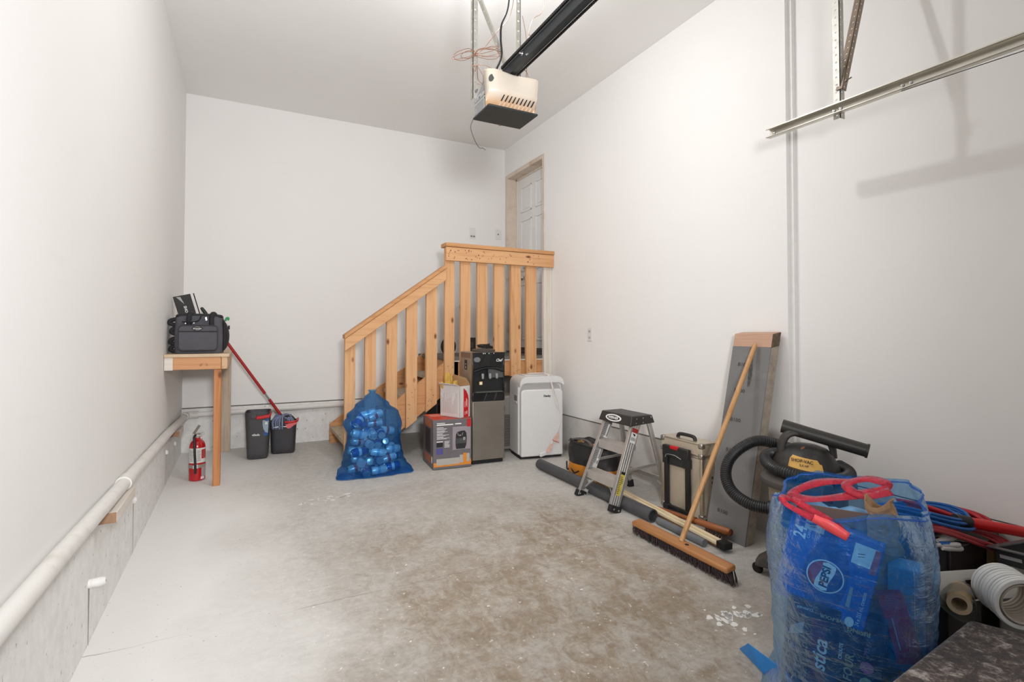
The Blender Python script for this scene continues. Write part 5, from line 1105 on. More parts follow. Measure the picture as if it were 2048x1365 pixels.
for i in range(46):
    for j in range(5):
        c0_ = h0+(h1-h0)*((i+.5)/46)+acr*(-.026+.013*j)-nrm*.014
        for k in range(3):
            tip = c0_+V3((rnd.uniform(-.012, .012)+(-acr.x)*0, rnd.uniform(-.012, .012), 0))
            endk = (i-42)/4 if i > 41 else 0
            fz = FZ(tip.y)+.003
            e = V3((c0_.x-.004-.02*(.5-j/4)*1.0+rnd.uniform(-.010, .010), c0_.y+rnd.uniform(-.012, .012)-.028*max(0, endk), fz+rnd.uniform(0, .008)))
            m_ = c0_.lerp(e, .55)+V3((rnd.uniform(-.004, .004), rnd.uniform(-.004, .004), .004))
            br.tube([c0_, m_, e], [.0030, .0026, .0011], 4, cap=False); nb += 1
o = br.build('bristles', mat('bristle_dark', '38282A', .7, var=.3, vs=40), PB, smooth=60); o['kind'] = 'stuff'
# ================================================================== wet/dry vacuum
VC = V3((2.405, 1.585, FZ(1.585)))
VA = thing('shop_vacuum', 'black wet and dry vacuum with coiled hose and wand next to grey board', 'vacuum', VC, 0)
VB = mat('vac_black', '2B2A29', .5, var=.12, dirt='4A4540', ds=8); VT = mat('vac_lid', '534E49', .55, var=.1); VD = mat('vac_drum', 'A89A86', .45, .25, var=.08, dirt='6E6254', ds=5)
b = MB(); b.lathe([(.150, .085), (.155, .10), (.163, .30), (.168, .465)], c=VC, n=40); b.build('drum', VD, VA, smooth=40)
b = MB(); b.lathe([(.176, .455), (.197, .462), (.203, .475), (.202, .492), (.185, .508), (.14, .520)], c=VC, n=48); b.build('lid', VT, VA, smooth=35)
b = MB(); b.lathe([(.158, .515), (.150, .545), (.135, .58), (.118, .615), (.095, .640), (.055, .655), (.0, .660)], c=VC+V3((.0, .01, 0)), n=40, cap=False, sx=1.0, sy=1.0); b.build('motor_head', VB, VA, smooth=50)
# yellow name plate on the head, facing left and the camera
def onhead(a, z, e=.003):
    pr = [(.515, .158), (.545, .150), (.58, .135), (.615, .118), (.64, .095)]
    for (z0, r0), (z1, r1) in zip(pr[:-1], pr[1:]):
        if z <= z1: r = r0+(r1-r0)*(z-z0)/(z1-z0); break
    else: r = .095
    return VC+V3((0, .01, 0))+V3(((r+e)*cos(a), (r+e)*sin(a), z))
a_l, a_r = radians(180+4), radians(180+64)
b = MB(); b.grid(lambda u, v: onhead(a_l+(a_r-a_l)*u, .572+.052*v*(1 if .0 < u < .93 else .7)-.018*u), 18, 5); np_ = b.build('name_plate', mat('plate_yellow', 'D9A955', .5, var=.06, dirt='b98a48', ds=30), VA, smooth=60)
pm = onhead(radians(180+28), .592, .0055); tr = (onhead(radians(180+34), .59)-onhead(radians(180+22), .592)).normalized(); tu = (onhead(radians(180+28), .61)-onhead(radians(180+28), .585)).normalized()
b = MB(); b.text('SHOP-VAC', pm+tu*.010, tr, tu, .020, bold=.0006, sx=.95); b.text('5.5 HP', pm-tu*.010+tr*.01, tr, tu, .014, bold=.0004); b.build('plate_lettering', mat('plate_ink', '4B2F18', .6), np_)
b = MB(); b.tube(bez([VC+V3((-.085, .075, .60)), VC+V3((-.082, .07, .665)), VC+V3((-.06, .045, .71)), VC+V3((.0, -.005, .715)), VC+V3((.055, -.055, .695)), VC+V3((.075, -.075, .655)), VC+V3((.08, -.08, .60))]), .021, 12, flat=.6); b.build('carry_handle', mat('vac_handle', '3A3734', .5, var=.1), VA, smooth=60)
b = MB(); b.disc(VC+V3((-.062, -.02, .651)), (.014, 0, .006), (0, .008, 0), n=14); b.build('head_emblem', mat('emblem_rust', '7A4A36', .6), VA)
# ribbed hose: coil round the head then a loop down to the inlet
coil = []
for k in range(49):
    a = radians(-20-318*k/48); coil.append(VC+V3((.176*cos(a), .176*sin(a)+.005, .548+.018*sin(a+.4)+.02*k/48)))
tail = [VC+V3((.10, .16, .60)), VC+V3((-.02, .235, .635)), VC+V3((-.10, .285, .600)), VC+V3((-.165, .315, .53)), VC+V3((-.205, .300, .455)), VC+V3((-.222, .245, .395)), VC+V3((-.215, .16, .362)), VC+V3((-.188, .085, .357)), VC+V3((-.155, .02, .368))]
path = bez(coil[::4]+tail, 30)
# resample evenly, then modulate the radius for corrugations
def resample(P, st):
    out = [P[0]]; acc = 0
    for a, c in zip(P[:-1], P[1:]):
        L = (c-a).length
        if L < 1e-9: continue
        t = st-acc
        while t <= L: out.append(a.lerp(c, t/L)); t += st
        acc = (acc+L) % st
    return out
pp = resample(path, .0026)
b = MB(); b.tube(pp, [.0285 if (i % 4) in (0, 1) else .0252 for i in range(len(pp))], 16); b.build('hose', mat('hose_black', '262627', .38, var=.05), VA, smooth=30)
i0, i1 = VC+V3((-.188, .085, .357)), VC+V3((-.125, -.03, .378)); dI = i1-i0
b = MB(); b.sweep_lathe([(0, 0), (.034, 0), (.035, .38), (.041, .40), (.042, .62), (.050, .64), (.050, .85), (0, .86)], i0+dI*.1, i1, 22); b.build('inlet_cuff', BLACK, VA, smooth=40)
w0_, w1_ = V3((2.352, 1.675, .748)), V3((2.515, 1.365, .668)); wd_ = (w1_-w0_).normalized()
b = MB(); b.sweep_lathe([(.024, 0), (.033, 0), (.031, .3), (.030, .97), (.033, .975), (.033, 1), (.028, 1), (.027, .9), (.024, 0)], w0_, w1_, 24); b.build('wand', mat('wand_black', '34322F', .42, var=.06), VA, smooth=40)
b = MB(); b.disc(w0_+wd_*.004, wd_.cross(V3((0, 0, 1))).normalized()*.026, wd_.cross(wd_.cross(V3((0, 0, 1)))).normalized()*.026, n=18); b.build('wand_end', VB, VA)
b = MB(); b.hexa([VC+V3(q) for q in [(-.135, -.155, .44), (-.10, -.185, .44), (-.09, -.16, .44), (-.125, -.13, .44), (-.14, -.165, .525), (-.112, -.195, .525), (-.10, -.165, .525), (-.13, -.135, .525)]]); b.build('latch', mat('latch_grey', '55524E', .5), VA, bevel=.003)
# printed band, caster base
def vwrap(z0, z1, a0, a1, r, n=14): return MB().grid(lambda u, v: VC+V3((r*cos(a0+(a1-a0)*u), r*sin(a0+(a1-a0)*u), z0+(z1-z0)*v)), n, 2)
lb = vwrap(.15, .36, radians(150), radians(235), .1685).build('drum_label', mat('drum_label', 'C79C5E', .5, var=.15, vs=14, dirt='8A6A40'), VA, smooth=60)
q = MB()
for k in range(6): r_ = vwrap(.165+.032*k, .182+.032*k, radians(160+3*k), radians(212), .1692, 8); q.add(r_.v, r_.f)
q.build('label_print', mat('label_brown', '4A3420', .6), lb)
b = MB(); b.lathe([(.165, .055), (.185, .065), (.19, .095), (.172, .105)], c=VC, n=36); b.build('caster_ring', VT, VA, smooth=40)
for ang in (125, 215, 305, 35):
    a = radians(ang); d_ = V3((cos(a), sin(a), 0)); sd_ = V3((-sin(a), cos(a), 0)); c_ = VC+d_*.205
    b = MB(); b.hexa([VC+d_*.14-sd_*.06+V3((0, 0, .045)), c_+d_*.03-sd_*.04+V3((0, 0, .045)), c_+d_*.03+sd_*.04+V3((0, 0, .045)), VC+d_*.14+sd_*.06+V3((0, 0, .045)), VC+d_*.14-sd_*.05+V3((0, 0, .135)), c_+d_*.01-sd_*.025+V3((0, 0, .085)), c_+d_*.01+sd_*.025+V3((0, 0, .085)), VC+d_*.14+sd_*.05+V3((0, 0, .135))]); b.build('caster_arm', VT, VA, bevel=.012, seg=3)
    wv = (sd_*.8+d_*.6).normalized(); cw = c_+d_*.015+V3((0, 0, .026))
    b = MB(); b.sweep_lathe([(0, 0), (.020, 0), (.026, .2), (.026, .8), (.020, 1), (0, 1)], cw-wv*.013, cw+wv*.013, 20); b.build('caster_wheel', MATTEBLACK, VA, smooth=40)

# ================================================================== large blue bag with flattened cartons
BC = V3((1.792, 1.045, FZ(1.03)))
LB_ = thing('carton_bag', 'large open translucent blue bag with red drawstring, stuffed with printed cartons', 'bag', BC)
vw = V3((-.868, -.497, 0)); sx_r = V3((.497, -.868, 0)); UP = V3((0, 0, 1))     # bag faces the camera / its right
def prof2(v):
    pts = [(0, .215), (.12, .228), (.3, .226), (.55, .237), (.75, .243), (.88, .234), (.95, .218), (1, .205)]
    for (a, wa), (c, wc) in zip(pts[:-1], pts[1:]):
        if v <= c: t = (v-a)/(c-a); return wa+(wc-wa)*t
    return pts[-1][1]
HB_ = .655
def bag2(u, v):
    a = 2*pi*u; ca, sa = cos(a), sin(a); e = .74      # ca along sx_r, sa towards the camera
    X = abs(ca)**e*(1 if ca > 0 else -1)*prof2(v)*.98; Y = abs(sa)**e*(1 if sa > 0 else -1)*prof2(v)*.96
    q = .010*noise.noise((X*7, Y*7, v*4+3))+.005*noise.noise((X*22, Y*22, v*12))+.0025*noise.noise((X*10, Y*10, v*60))
    top = max(0, v-.86)/.14
    q += .010*top*sin(a*13+2*sin(a*3))
    k = 1+q/.22
    z = HB_*v + v*v*(.055*noise.noise((ca*1.3+4, sa*1.3, 2)) + .035*max(0, ca)*max(0, -sa)*2 + .02*max(0, -sa))
    P = BC + sx_r*(X*k) + vw*(Y*k) + UP*(z+.004)
    if v < .12 and ca < -.3: P += (-sx_r*.05+vw*.03)*(1-v/.12)*max(0, -ca-.3)/.7
    return P
FILM2 = film('blue_film_big', lin('2A90F2'), (.50, .78, .98, 1), .24)
b = MB(); b.grid(bag2, 120, 80, closed_u=True); b.add([bag2(i/120, 0) for i in range(120)], [tuple(range(120))]); b.build('film', FILM2, LB_, smooth=180)
RIMF = film('drawstring_hem', lin('6F9BEA'), (.55, .7, .98, 1), .3)
b = MB(); b.tube([bag2(i/80, .985) for i in range(80)], [.0045+.001*sin(i*1.7) for i in range(80)], 8, closed=True, flat=.55); b.build('hem', RIMF, LB_, smooth=80)
RS = film('drawstring_red', lin('FF4A5E'), (1, .5, .55, 1), .8)
def ribbon(pts, wdt, nrm=UP):
    pts = bez(pts, 6); b = MB(); nrm = V3(nrm)
    for i, p in enumerate(pts):
        t = (pts[min(i+1, len(pts)-1)]-pts[max(i-1, 0)]).normalized(); s = t.cross(nrm).normalized(); w_ = wdt*(.75+.25*sin(i*.25)**2)
        b.v += [tuple(p-s*w_/2+nrm*.003*sin(i*.4)), tuple(p+s*w_/2)]
    b.f = [(2*i, 2*i+1, 2*i+3, 2*i+2) for i in range(len(pts)-1)]; b.m = [0]*len(b.f); return b
def BP(x, y, z): return BC+sx_r*x+vw*y+UP*z          # right, towards camera, up
NT_ = (vw*.55+UP*.85).normalized()
rb_ = ribbon([BP(.02, -.06, .70), BP(-.07, -.03, .692), BP(-.13, .02, .675), BP(-.155, .06, .655), BP(-.10, .07, .655), BP(.0, .045, .675), BP(.09, .02, .70), BP(.11, .0, .722), BP(.06, -.04, .72), BP(.0, .0, .70), BP(.05, .05, .685), BP(.12, .03, .705)], .034, NT_)
rb_.build('drawstring', RS, LB_, smooth=80, solid=.0015)
rb_ = ribbon([BP(-.15, .13, .66), BP(-.175, .16, .672), BP(-.16, .19, .66), BP(-.10, .205, .638), BP(-.05, .21, .622), BP(-.005, .215, .60), BP(-.03, .20, .628), BP(-.10, .17, .652), BP(-.15, .135, .665)], .022, (vw*.8+UP*.6).normalized())
rb_.build('drawstring', RS, LB_, smooth=80, solid=.0015)
b = ribbon([BP(-.085, .222, .640), BP(-.04, .226, .624), BP(.005, .23, .602)], .034, vw); b.build('drawstring_flat', mat('drawstring_solid', 'F2565A', .4, var=.1, vs=30), LB_, smooth=80, solid=.002)
b = MB(); b.add([BC+V3((-.21, .075, .0))+V3((0, 0, .10)), BC+V3((-.20, .03, .004)), BC+V3((-.17, .20, .02)), BC+V3((-.115, .335, .012)), BC+V3((-.15, .27, .075))], [(0, 1, 2), (0, 2, 4), (2, 3, 4)]); b.build('loose_corner', mat('film_corner', '1E86D6', .35, var=.1), LB_, solid=.003)
# -- blue drinks carton at the front of the bag
PBL = mat('carton_blue', '2C62B4', .45, var=.08, vs=6)
pc_ = V3((1.655, 1.030, .447)); pu = V3((.43, -.87, -.21)).normalized(); pn = V3((-.90, -.43, .02)); pn = (pn-pu*pn.dot(pu)).normalized(); pv = pu.cross(-pn).normalized()
if pv.z < 0: pv = -pv
pw, ph, pd = .128, .142, .085
DC = thing('drinks_carton', 'blue printed drinks carton with round red, white and blue emblem in big bag', 'carton', pc_-pn*pd-UP*.1)
b = MB(); b.obox(pc_-pn*pd, pu*pw, pv*ph, pn*pd); b.build('carton', PBL, DC, bevel=.004)
F = lambda x, y, e=.0012: pc_+pu*x+pv*y+pn*e
TXR = pv; TXU = -pu                                   # printing runs up the side of the carton
ec = (.0, -.022)
b = MB(); b.disc(F(*ec), pu*.052, pv*.052, n=40); em = b.build('emblem_ring', WHITEINK, DC)
b = MB(); b.disc(F(*ec, .002), pu*.048, pv*.048, n=40); b.build('emblem_black', mat('emblem_navy', '14224A', .5), em)
def seg(lo, hi, f):      # part of the disc between two wavy chords (emblem axis along pu)
    up_, dn = [], []
    for i in range(17):
        y = -.047+.094*i/16; r = sqrt(max(0, .047**2-y*y)); dn.append((max(-r, min(r, lo(y))), y)); up_.append((max(-r, min(r, hi(y))), y))
    return [F(ec[0]+x, ec[1]+y, f) for x, y in dn]+[F(ec[0]+x, ec[1]+y, f) for x, y in reversed(up_)]
wv1 = lambda y: -.018+.006*sin(y*55); wv2 = lambda y: .018+.006*sin(y*55)
for nm, lo, hi, m in (('emblem_red', lambda y: -.06, wv1, mat('emblem_red', 'B02434', .5)), ('emblem_white', wv1, wv2, WHITEINK), ('emblem_blue', wv2, lambda y: .06, mat('emblem_blue', '17407F', .5))):
    P_ = seg(lo, hi, .003); n2 = 17; b = MB(); b.add(P_, [(i, i+1, 2*n2-2-i, 2*n2-1-i) for i in range(n2-1)]); b.build(nm, m, em)
b = MB(); b.text('PEPSI', F(ec[0]+.001, ec[1], .0045), TXR, TXU, .031, bold=.0012, off=0); b.build('emblem_lettering', mat('emblem_ink', '0E1C3C', .5), em)
b = MB(); b.text('24', F(-.092, .088), TXR, TXU, .050, bold=.001, sx=.8); b.text('CANETTES', F(-.068, .105), TXR, TXU, .012)
b.text('24 x 355 mL canettes', F(.108, -.075), TXR, TXU, .0155, sx=.82); b.disc(F(.088, -.128), pu*.012, pv*.016, n=14); b.build('white_lettering', WHITEINK, DC)
b = MB(); b.disc(F(.0, -.022, .0006), pu*.062, pv*.118, n=36); b.build('can_picture', mat('can_navy', '244C92', .4, var=.15, vs=30), DC)
b = MB(); b.add([F(.068, -.085, .0015), F(.079, -.085, .0015), F(.077, -.02, .0015), F(.069, -.02, .0015)], [(0, 1, 2, 3)])
b.build('can_rim', GREYINK, DC)
b = MB(); rnd = random.Random(5)
for k in range(46):
    a = 2*pi*k/46; b.disc(F(.0+.092*cos(a), -.01+.112*sin(a)), pu*.0022, pv*.0022, n=6)
b.build('droplets', mat('drop_blue', '5F8FCB', .5), DC)
for (x0_, x1_, y0_, y1_) in ((-.085, -.030, .105, .139), (.055, .118, .055, .120)):
    b = MB(); b.add([F(x0_, y0_, .0018), F(x1_, y0_, .0018), F(x1_, y1_, .0018), F(x0_, y1_, .0018)], [(0, 1, 2, 3)]); lb = b.build('paper_label', mat('label_paper', 'DCE6E8', .6), DC)
    b = MB(); b.bar(F(x0_+.012, (y0_+y1_)/2, .0022), F(x0_+.03, (y0_+y1_)/2+.006, .0022), .0025, .0005, side=pv); b.bar(F(x0_+.014, (y0_+y1_)/2-.008, .0022), F(x0_+.03, (y0_+y1_)/2-.003, .0022), .002, .0005, side=pv); b.build('label_marks', BLACKINK, lb)
b = MB(); b.add([F(.104, .040, .002), F(.122, .042, .002), F(.124, .118, .002), F(.108, .118, .002)], [(0, 1, 2, 3)]); b.build('red_yellow_flap', mat('flap_red', 'B5565A', .5, var=.25, vs=40), DC)
# left side panel of the carton, also printed
b = MB(); sidec = pc_-pu*(pw+.0012)-pn*pd; b.text('PEPSI', sidec-pv*.0, pv, pn, .055, bold=.001, off=.0008); b.build('side_lettering', WHITEINK, DC)
# -- dark pizza-style carton below
zc = V3((1.655, 1.018, .178)); zu = V3((.545, -.83, -.10)).normalized(); zn = V3((-.84, -.54, 0)); zn = (zn-zu*zn.dot(zu)).normalized(); zv = zu.cross(-zn).normalized(); zv = zv if zv.z > 0 else -zv
DKC2 = thing('food_carton', 'dark purple printed food carton below the blue drinks carton in bag', 'carton', zc-zn*.04-UP*.15)
b = MB(); b.obox(zc-zn*.03, zu*.135, zv*.155, zn*.03); b.build('carton', mat('carton_dark', '33293A', .5, var=.12, vs=6), DKC2, bevel=.004)
Z = lambda x, y, e=.0012: zc+zu*x+zv*y+zn*e
b = MB(); b.add([Z(-.055, -.15), Z(-.012, -.15), Z(-.020, .105), Z(-.065, .105)], [(0, 1, 2, 3)]); b.build('burgundy_panel', mat('burgundy', '6E2340', .5, var=.1), DKC2)
b = MB(); b.text('RISING', Z(.062, .108), -zu, -zv, .020, bold=.0006); b.text('LEVE-FOUR', Z(-.005, .122), -zu, -zv, .015, bold=.0004); b.text('FOUR', Z(.047, -.012), zv, -zu, .032, shear=.1, bold=.0006); b.build('gold_lettering', mat('gold_ink', 'B9A87C', .5), DKC2)
b = MB(); b.text('stica', Z(-.032, -.005), zv, -zu, .055, shear=.25, bold=.001); b.text('CROUTE', Z(.022, .03), zv, -zu, .013, bold=.0003); b.text('CUISINER', Z(-.085, .128), -zu, -zv, .011); b.build('white_lettering', WHITEINK, DKC2)
b = MB(); b.disc(Z(.092, .005), zu*.018, zv*.018, n=20); b.text('795 g', Z(.088, .06), zv, -zu, .018); b.build('pink_stamp', mat('stamp_pink', 'C86A92', .5), DKC2)
b = MB(); b.sweep_lathe([(.008, 0), (.018, 0), (.018, 1), (.008, 1)], Z(.095, -.045, 0), Z(.095, -.045, .0015), 20); b.build('ring_mark', mat('ring_cream', 'C5C7A0', .5), DKC2)
b = MB(); rnd = random.Random(9)
for k in range(12): b.disc(Z(-.10+rnd.uniform(-.022, .022), rnd.uniform(-.13, .02)), zu*rnd.uniform(.006, .014), zv*rnd.uniform(.006, .014), n=10)
b.build('food_picture', mat('food_picture', '7A5A60', .6, var=.4, vs=30), DKC2)
b = MB(); b.add([Z(-.125, .03), Z(-.085, .045), Z(-.082, .085), Z(-.118, .06)], [(0, 1, 2, 3)]); b.build('pale_patch', GREYINK, DKC2)
# -- red carton edge, light blue carton, brown paper bag and flat board
def cart(name, label, c, u, n, hu, hv, hn, m, cat='carton'):
    c, u, n = V3(c), V3(u).normalized(), V3(n).normalized(); u = (u-n*u.dot(n)).normalized(); v = n.cross(u); v = v if v.z > 0 else -v
    t = thing(name, label, cat, c-v*hv); b = MB(); b.obox(c-n*hn, u*hu, v*hv, n*hn); b.build('carton', m, t, bevel=.003)
    return t, (lambda x, y, e=.0012: c+u*x+v*y+n*e), u, v, n
rc, RF, ru, rv, rn = cart('red_carton', 'crumpled red carton between the blue and light blue cartons in bag', (1.785, .885, .30), (.5, -.80, .25), (-.80, -.55, .1), .035, .10, .02, mat('carton_crimson', 'B01C2E', .45, var=.12, vs=8))
b = MB(); b.bar(RF(-.018, -.06), RF(-.014, .03), .003, .0006, side=ru); b.build('printed_line', GREYINK, rc)
lc, LF, lu, lv, ln = cart('light_blue_carton', 'light blue folded carton at the right side of the big blue bag', (1.900, .925, .275), (.42, -.90, 0), (-.90, -.42, 0), .048, .165, .05, mat('carton_light_blue', '5FA6D6', .5, var=.05))
b = MB(); b.text('Nuton', LF(-.01, -.105), lu, lv, .034); b.build('lettering', mat('nav_ink', '20406A', .5), lc)
b = MB(); b.bar(LF(.022, -.16), LF(.022, .16), .0015, .0012, side=lu); b.build('perforation', WHITEINK, lc)
bl = MB(); bl.box((1.74, .98, .05), (1.98, 1.20, .50)); o = bl.build('cardboard_box', CARD, bevel=.005); tag(o, 'plain brown cardboard box buried at the back of the big blue bag', 'box')
bp = thing('paper_bag', 'crumpled brown paper bag sticking out of top of the big blue bag', 'bag', BP(.12, .10, .5))
def crf(u, v):
    a = 2*pi*u; r = .034*(1+.15*sin(3*a))+.012*noise.noise((cos(a)*2, sin(a)*2, v*5))
    return BP(.105+r*cos(a)*1.05-.02*v, .09+r*sin(a)*.55, .53+.155*v+.018*sin(a*2+1)*v)
b = MB(); b.grid(crf, 22, 12, closed_u=True); b.build('paper', mat('kraft_paper', 'A07D5E', .85, var=.2, vs=25, bump=.5, bs=40, bd=.01), bp, solid=.002)
b = MB(); b.obox(BP(-.01, .08, .612), sx_r*.13, vw*.004, UP*.026); o = b.build('cardboard_strip', mat('strip_brown2', '6F5A50', .7, var=.1)); tag(o, 'brown cardboard strip lying across the mouth of big blue bag', 'cardboard')
b = MB(); b.grid(lambda u, v: BP(-.14+.28*u, -.05+.11*v, .615+.03*noise.noise((u*4, v*3, 0))), 14, 8); o = b.build('crumpled_wrapper', mat('wrap_blue', '6FB2E2', .35, var=.12, vs=16), smooth=40); tag(o, 'crumpled light blue plastic wrapper at the mouth of big blue bag', 'wrapper')

# ================================================================== right corner: speakers, cords, tubes, ottoman
SPK = thing('subwoofer', 'dark wood grain speaker cabinet under the red and blue cords', 'speaker', (2.56, 1.17, FZ(1.1)))
sz = .385
b = MB(); b.box((2.365, 1.0, FZ(1.0)), (2.76, 1.36, sz)); b.build('cabinet', wood('speaker_wood', 0, '3E332F', '2B2321', False, .4), SPK, bevel=.004)
b = MB(); b.box((2.355, 1.01, FZ(1.0)+.01), (2.367, 1.35, sz-.008)); b.build('front_grille', MATTEBLACK, SPK, bevel=.004)
b = MB(); b.lathe([(.001, 0), (.12, 0), (.13, .006), (.125, .012), (.08, .03), (.0, .045)], c=(2.585, 1.10, sz), n=32, cap=False); o = b.build('speaker_cone', mat('cone_dark', '4A4645', .4, var=.1), smooth=50); tag(origin(o, (2.585, 1.10, sz)), 'grey domed disc lying on the dark wood speaker cabinet', 'disc')
LOWB = MB(); LOWB.box((2.10, .90, FZ(.9)), (2.34, 1.12, .285)); o = LOWB.build('low_black_box', MATTEBLACK, bevel=.006); tag(origin(o, (2.27, .99, FZ(.99))), 'low black box behind the white trough, right of the big bag', 'box')
WCT = MB(); WCT.box((2.60, .72, FZ(.8)), (2.785, .95, .375)); o = WCT.build('grey_container', mat('container_grey', 'B3B0AE', .5, var=.05), bevel=.01); tag(origin(o, (2.69, .83, FZ(.83))), 'pale grey container in right corner under the black tray', 'container')
TMB = MB(); TMB.obox((2.655, .985, .30), (.02, 0, 0), (0, .012, 0), (0, 0, .10)); o = TMB.build('timber_offcut', CARD, bevel=.003); tag(origin(o, (2.655, .985, .2)), 'brown timber offcut beside the dark speaker cabinet', 'timber')
def coilcord(name, label, c, ra, rb, rot, turns, r, m, seed, dz=.006, lift=.0, cat='cord'):
    rnd = random.Random(seed); pts = []; c = V3(c)
    for k in range(turns*22):
        a = 2*pi*k/22; j = k//22; q = [random.Random(seed*100+j*7+s).uniform(-1, 1) for s in range(5)]; q2 = [random.Random(seed*100+(j+1)*7+s).uniform(-1, 1) for s in range(5)]; t = (k % 22)/22
        Q = [x+(y-x)*t for x, y in zip(q, q2)]
        x = (ra*(1+.10*Q[0]))*cos(a)+.022*Q[1]; y = (rb*(1+.16*Q[2]))*sin(a)+.015*Q[3]
        pts.append((c.x+x*cos(rot)-y*sin(rot), c.y+x*sin(rot)+y*cos(rot), c.z+dz*j*.55+.012*(Q[4]+1)+lift*cos(a)+.012*sin(2*a)))
    b = MB(); b.tube(bez(pts, 3), r, 8); t = thing(name, label, cat, c); b.build('cable', m, t, smooth=70); return t
RC = mat('cord_red', 'B5202B', .45, var=.1); BCm = mat('cord_blue', '1F5FA8', .4, var=.1); RC2 = mat('cord_dark_red', '962830', .5, var=.1)
rcord = coilcord('cable_hank', 'hank of red cable hanging over the front of the dark speaker cabinet', (2.49, 1.015, .40), .175, .065, radians(-27), 7, .0068, RC2, 3, .004, -.035)
rcord2 = coilcord('cable_coil', 'bright red cable coil behind the blue cord at the wall', (2.60, 1.12, .435), .17, .07, radians(-32), 5, .0068, RC, 5, .008, -.035)
bcord = coilcord('extension_cord', 'coiled blue extension cord lying on top of the red cables', (2.43, 1.12, .462), .165, .08, radians(-28), 8, .0062, BCm, 4, .006, -.02)
for (p0_, p1_) in (((2.335, 1.03, .40), (2.40, .985, .405)), ((2.34, 1.015, .392), (2.415, .985, .388)), ((2.35, 1.035, .412), (2.42, 1.01, .418))):
    b = MB(); b.sweep_lathe([(0, 0), (.007, 0), (.010, .3), (.011, .85), (.008, 1), (0, 1)], p0_, p1_, 10); pg = b.build('plug', mat('plug_clear', 'CFCBC8', .25, var=.05), bcord, smooth=50)
b = MB(); b.sweep_lathe([(.0, 0), (.0095, 0), (.0095, 1), (0, 1)], (2.345, 1.025, .404), (2.372, 1.005, .405), 10); b.build('plug_band', BCm, bcord)
b = MB(); b.sweep_lathe([(0, 0), (.012, 0), (.014, .5), (.011, 1), (0, 1)], (2.44, 1.24, .485), (2.475, 1.21, .487), 12); b.build('plug', mat('plug_clear', 'CFCBC8'), rcord2, smooth=50)
b = MB(); b.bar((2.27, 1.18, .455), (2.315, 1.155, .46), .016, .004, side=(0, 0, 1)); b.build('cord_tag', WHITEP, bcord)
RP = thing('red_pole', 'thick red pole with black end lying across the cords towards the wall', 'pole', (2.6, 1.0, .43))
rp0, rp1 = V3((2.49, 1.035, .468)), V3((2.795, .895, .405)); rpd = (rp1-rp0).normalized()
b = MB(); b.sweep_lathe([(0, 0), (.018, 0), (.021, .1), (.021, 1), (0, 1)], rp0+rpd*.05, rp1, 18); b.build('pole', mat('pole_red', 'D31B20', .35, var=.04), RP, smooth=50)
b = MB(); b.sweep_lathe([(0, 0), (.022, 0), (.024, .3), (.024, 1), (0, 1)], rp0-rpd*.005, rp0+rpd*.055, 18); b.build('end_grip', BLACK, RP, smooth=50)
TY = thing('black_tray', 'black plastic tray tilted on the pale container at the right edge', 'tray', (2.56, .80, .37))
tc = V3((2.575, .805, .40)); tu_ = V3((.96, -.22, .02)).normalized(); tv_ = V3((.25, .93, -.12)).normalized(); tn_ = tu_.cross(tv_); tn_ = tn_ if tn_.z > 0 else -tn_
b = MB(); b.obox(tc-tn_*.03, tu_*.115, tv_*.075, tn_*.003)
for s in (-1, 1): b.obox(tc+tu_*.118*s-tn_*.005, tu_*.004, tv_*.08, tn_*.028); b.obox(tc+tv_*.078*s-tn_*.005, tu_*.12, tv_*.004, tn_*.028)
b.build('tray_body', mat('tray_black', '2B2C2E', .4, var=.06), TY, bevel=.002)
b = MB()
for s in (-1, 1): b.obox(tc+tu_*.128*s+tn_*.022, tu_*.012, tv_*.095, tn_*.003); b.obox(tc+tv_*.088*s+tn_*.022, tu_*.135, tv_*.012, tn_*.003)
b.build('rim', mat('tray_rim', '3A3B3D', .35), TY, bevel=.002)
b = MB(); b.obox(tc-tu_*.1235-tn_*.005+tv_*.03, tu_*.0008, tv_*.035, tn_*.006); b.build('tray_label', GREYINK, TY)
# white PVC trough with an oval cut-out
GU = thing('white_trough', 'white plastic trough with oval cut-out lying in front of the cords', 'trough', (2.4, .9, .25))
g0, g1 = V3((2.050, .930, .384)), V3((2.60, .835, .335)); gd = (g1-g0).normalized(); gs = gd.cross(UP).normalized()      # gs towards the camera
GM = mat('trough_white', 'D9D7D2', .35, var=.03, dirt='B9B2A8', ds=8)
Lg = (g1-g0).length
def gpt(t, s):      # s 0..1 around the folded section: top lip, back, outward slope to the lower lip
    sec_ = [(-.012, .004), (.0, .012), (.006, .0), (.020, -.030), (.034, -.062), (.036, -.074), (.026, -.078)]
    f = s*(len(sec_)-1); i = min(int(f), len(sec_)-2); q = f-i; a, c = sec_[i], sec_[i+1]
    return g0+gd*(t*Lg)+gs*(a[0]+(c[0]-a[0])*q)+UP*(a[1]+(c[1]-a[1])*q)
b = MB(); NU, NV = 60, 25; idx = {}
for j in range(NV):
    for i in range(NU): b.v.append(tuple(gpt(i/(NU-1)+(.06*(j/(NV-1)-.5) if i == 0 else 0), j/(NV-1))))
for j in range(NV-1):
    for i in range(NU-1):
        t, s = (i+.5)/(NU-1), (j+.5)/(NV-1)
        if ((t-.36)/.17)**2+((s-.66)/.26)**2 < 1: continue
        b.f.append((j*NU+i, j*NU+i+1, (j+1)*NU+i+1, (j+1)*NU+i)); b.m.append(0)
b.build('trough_body', GM, GU, smooth=50, solid=.004)
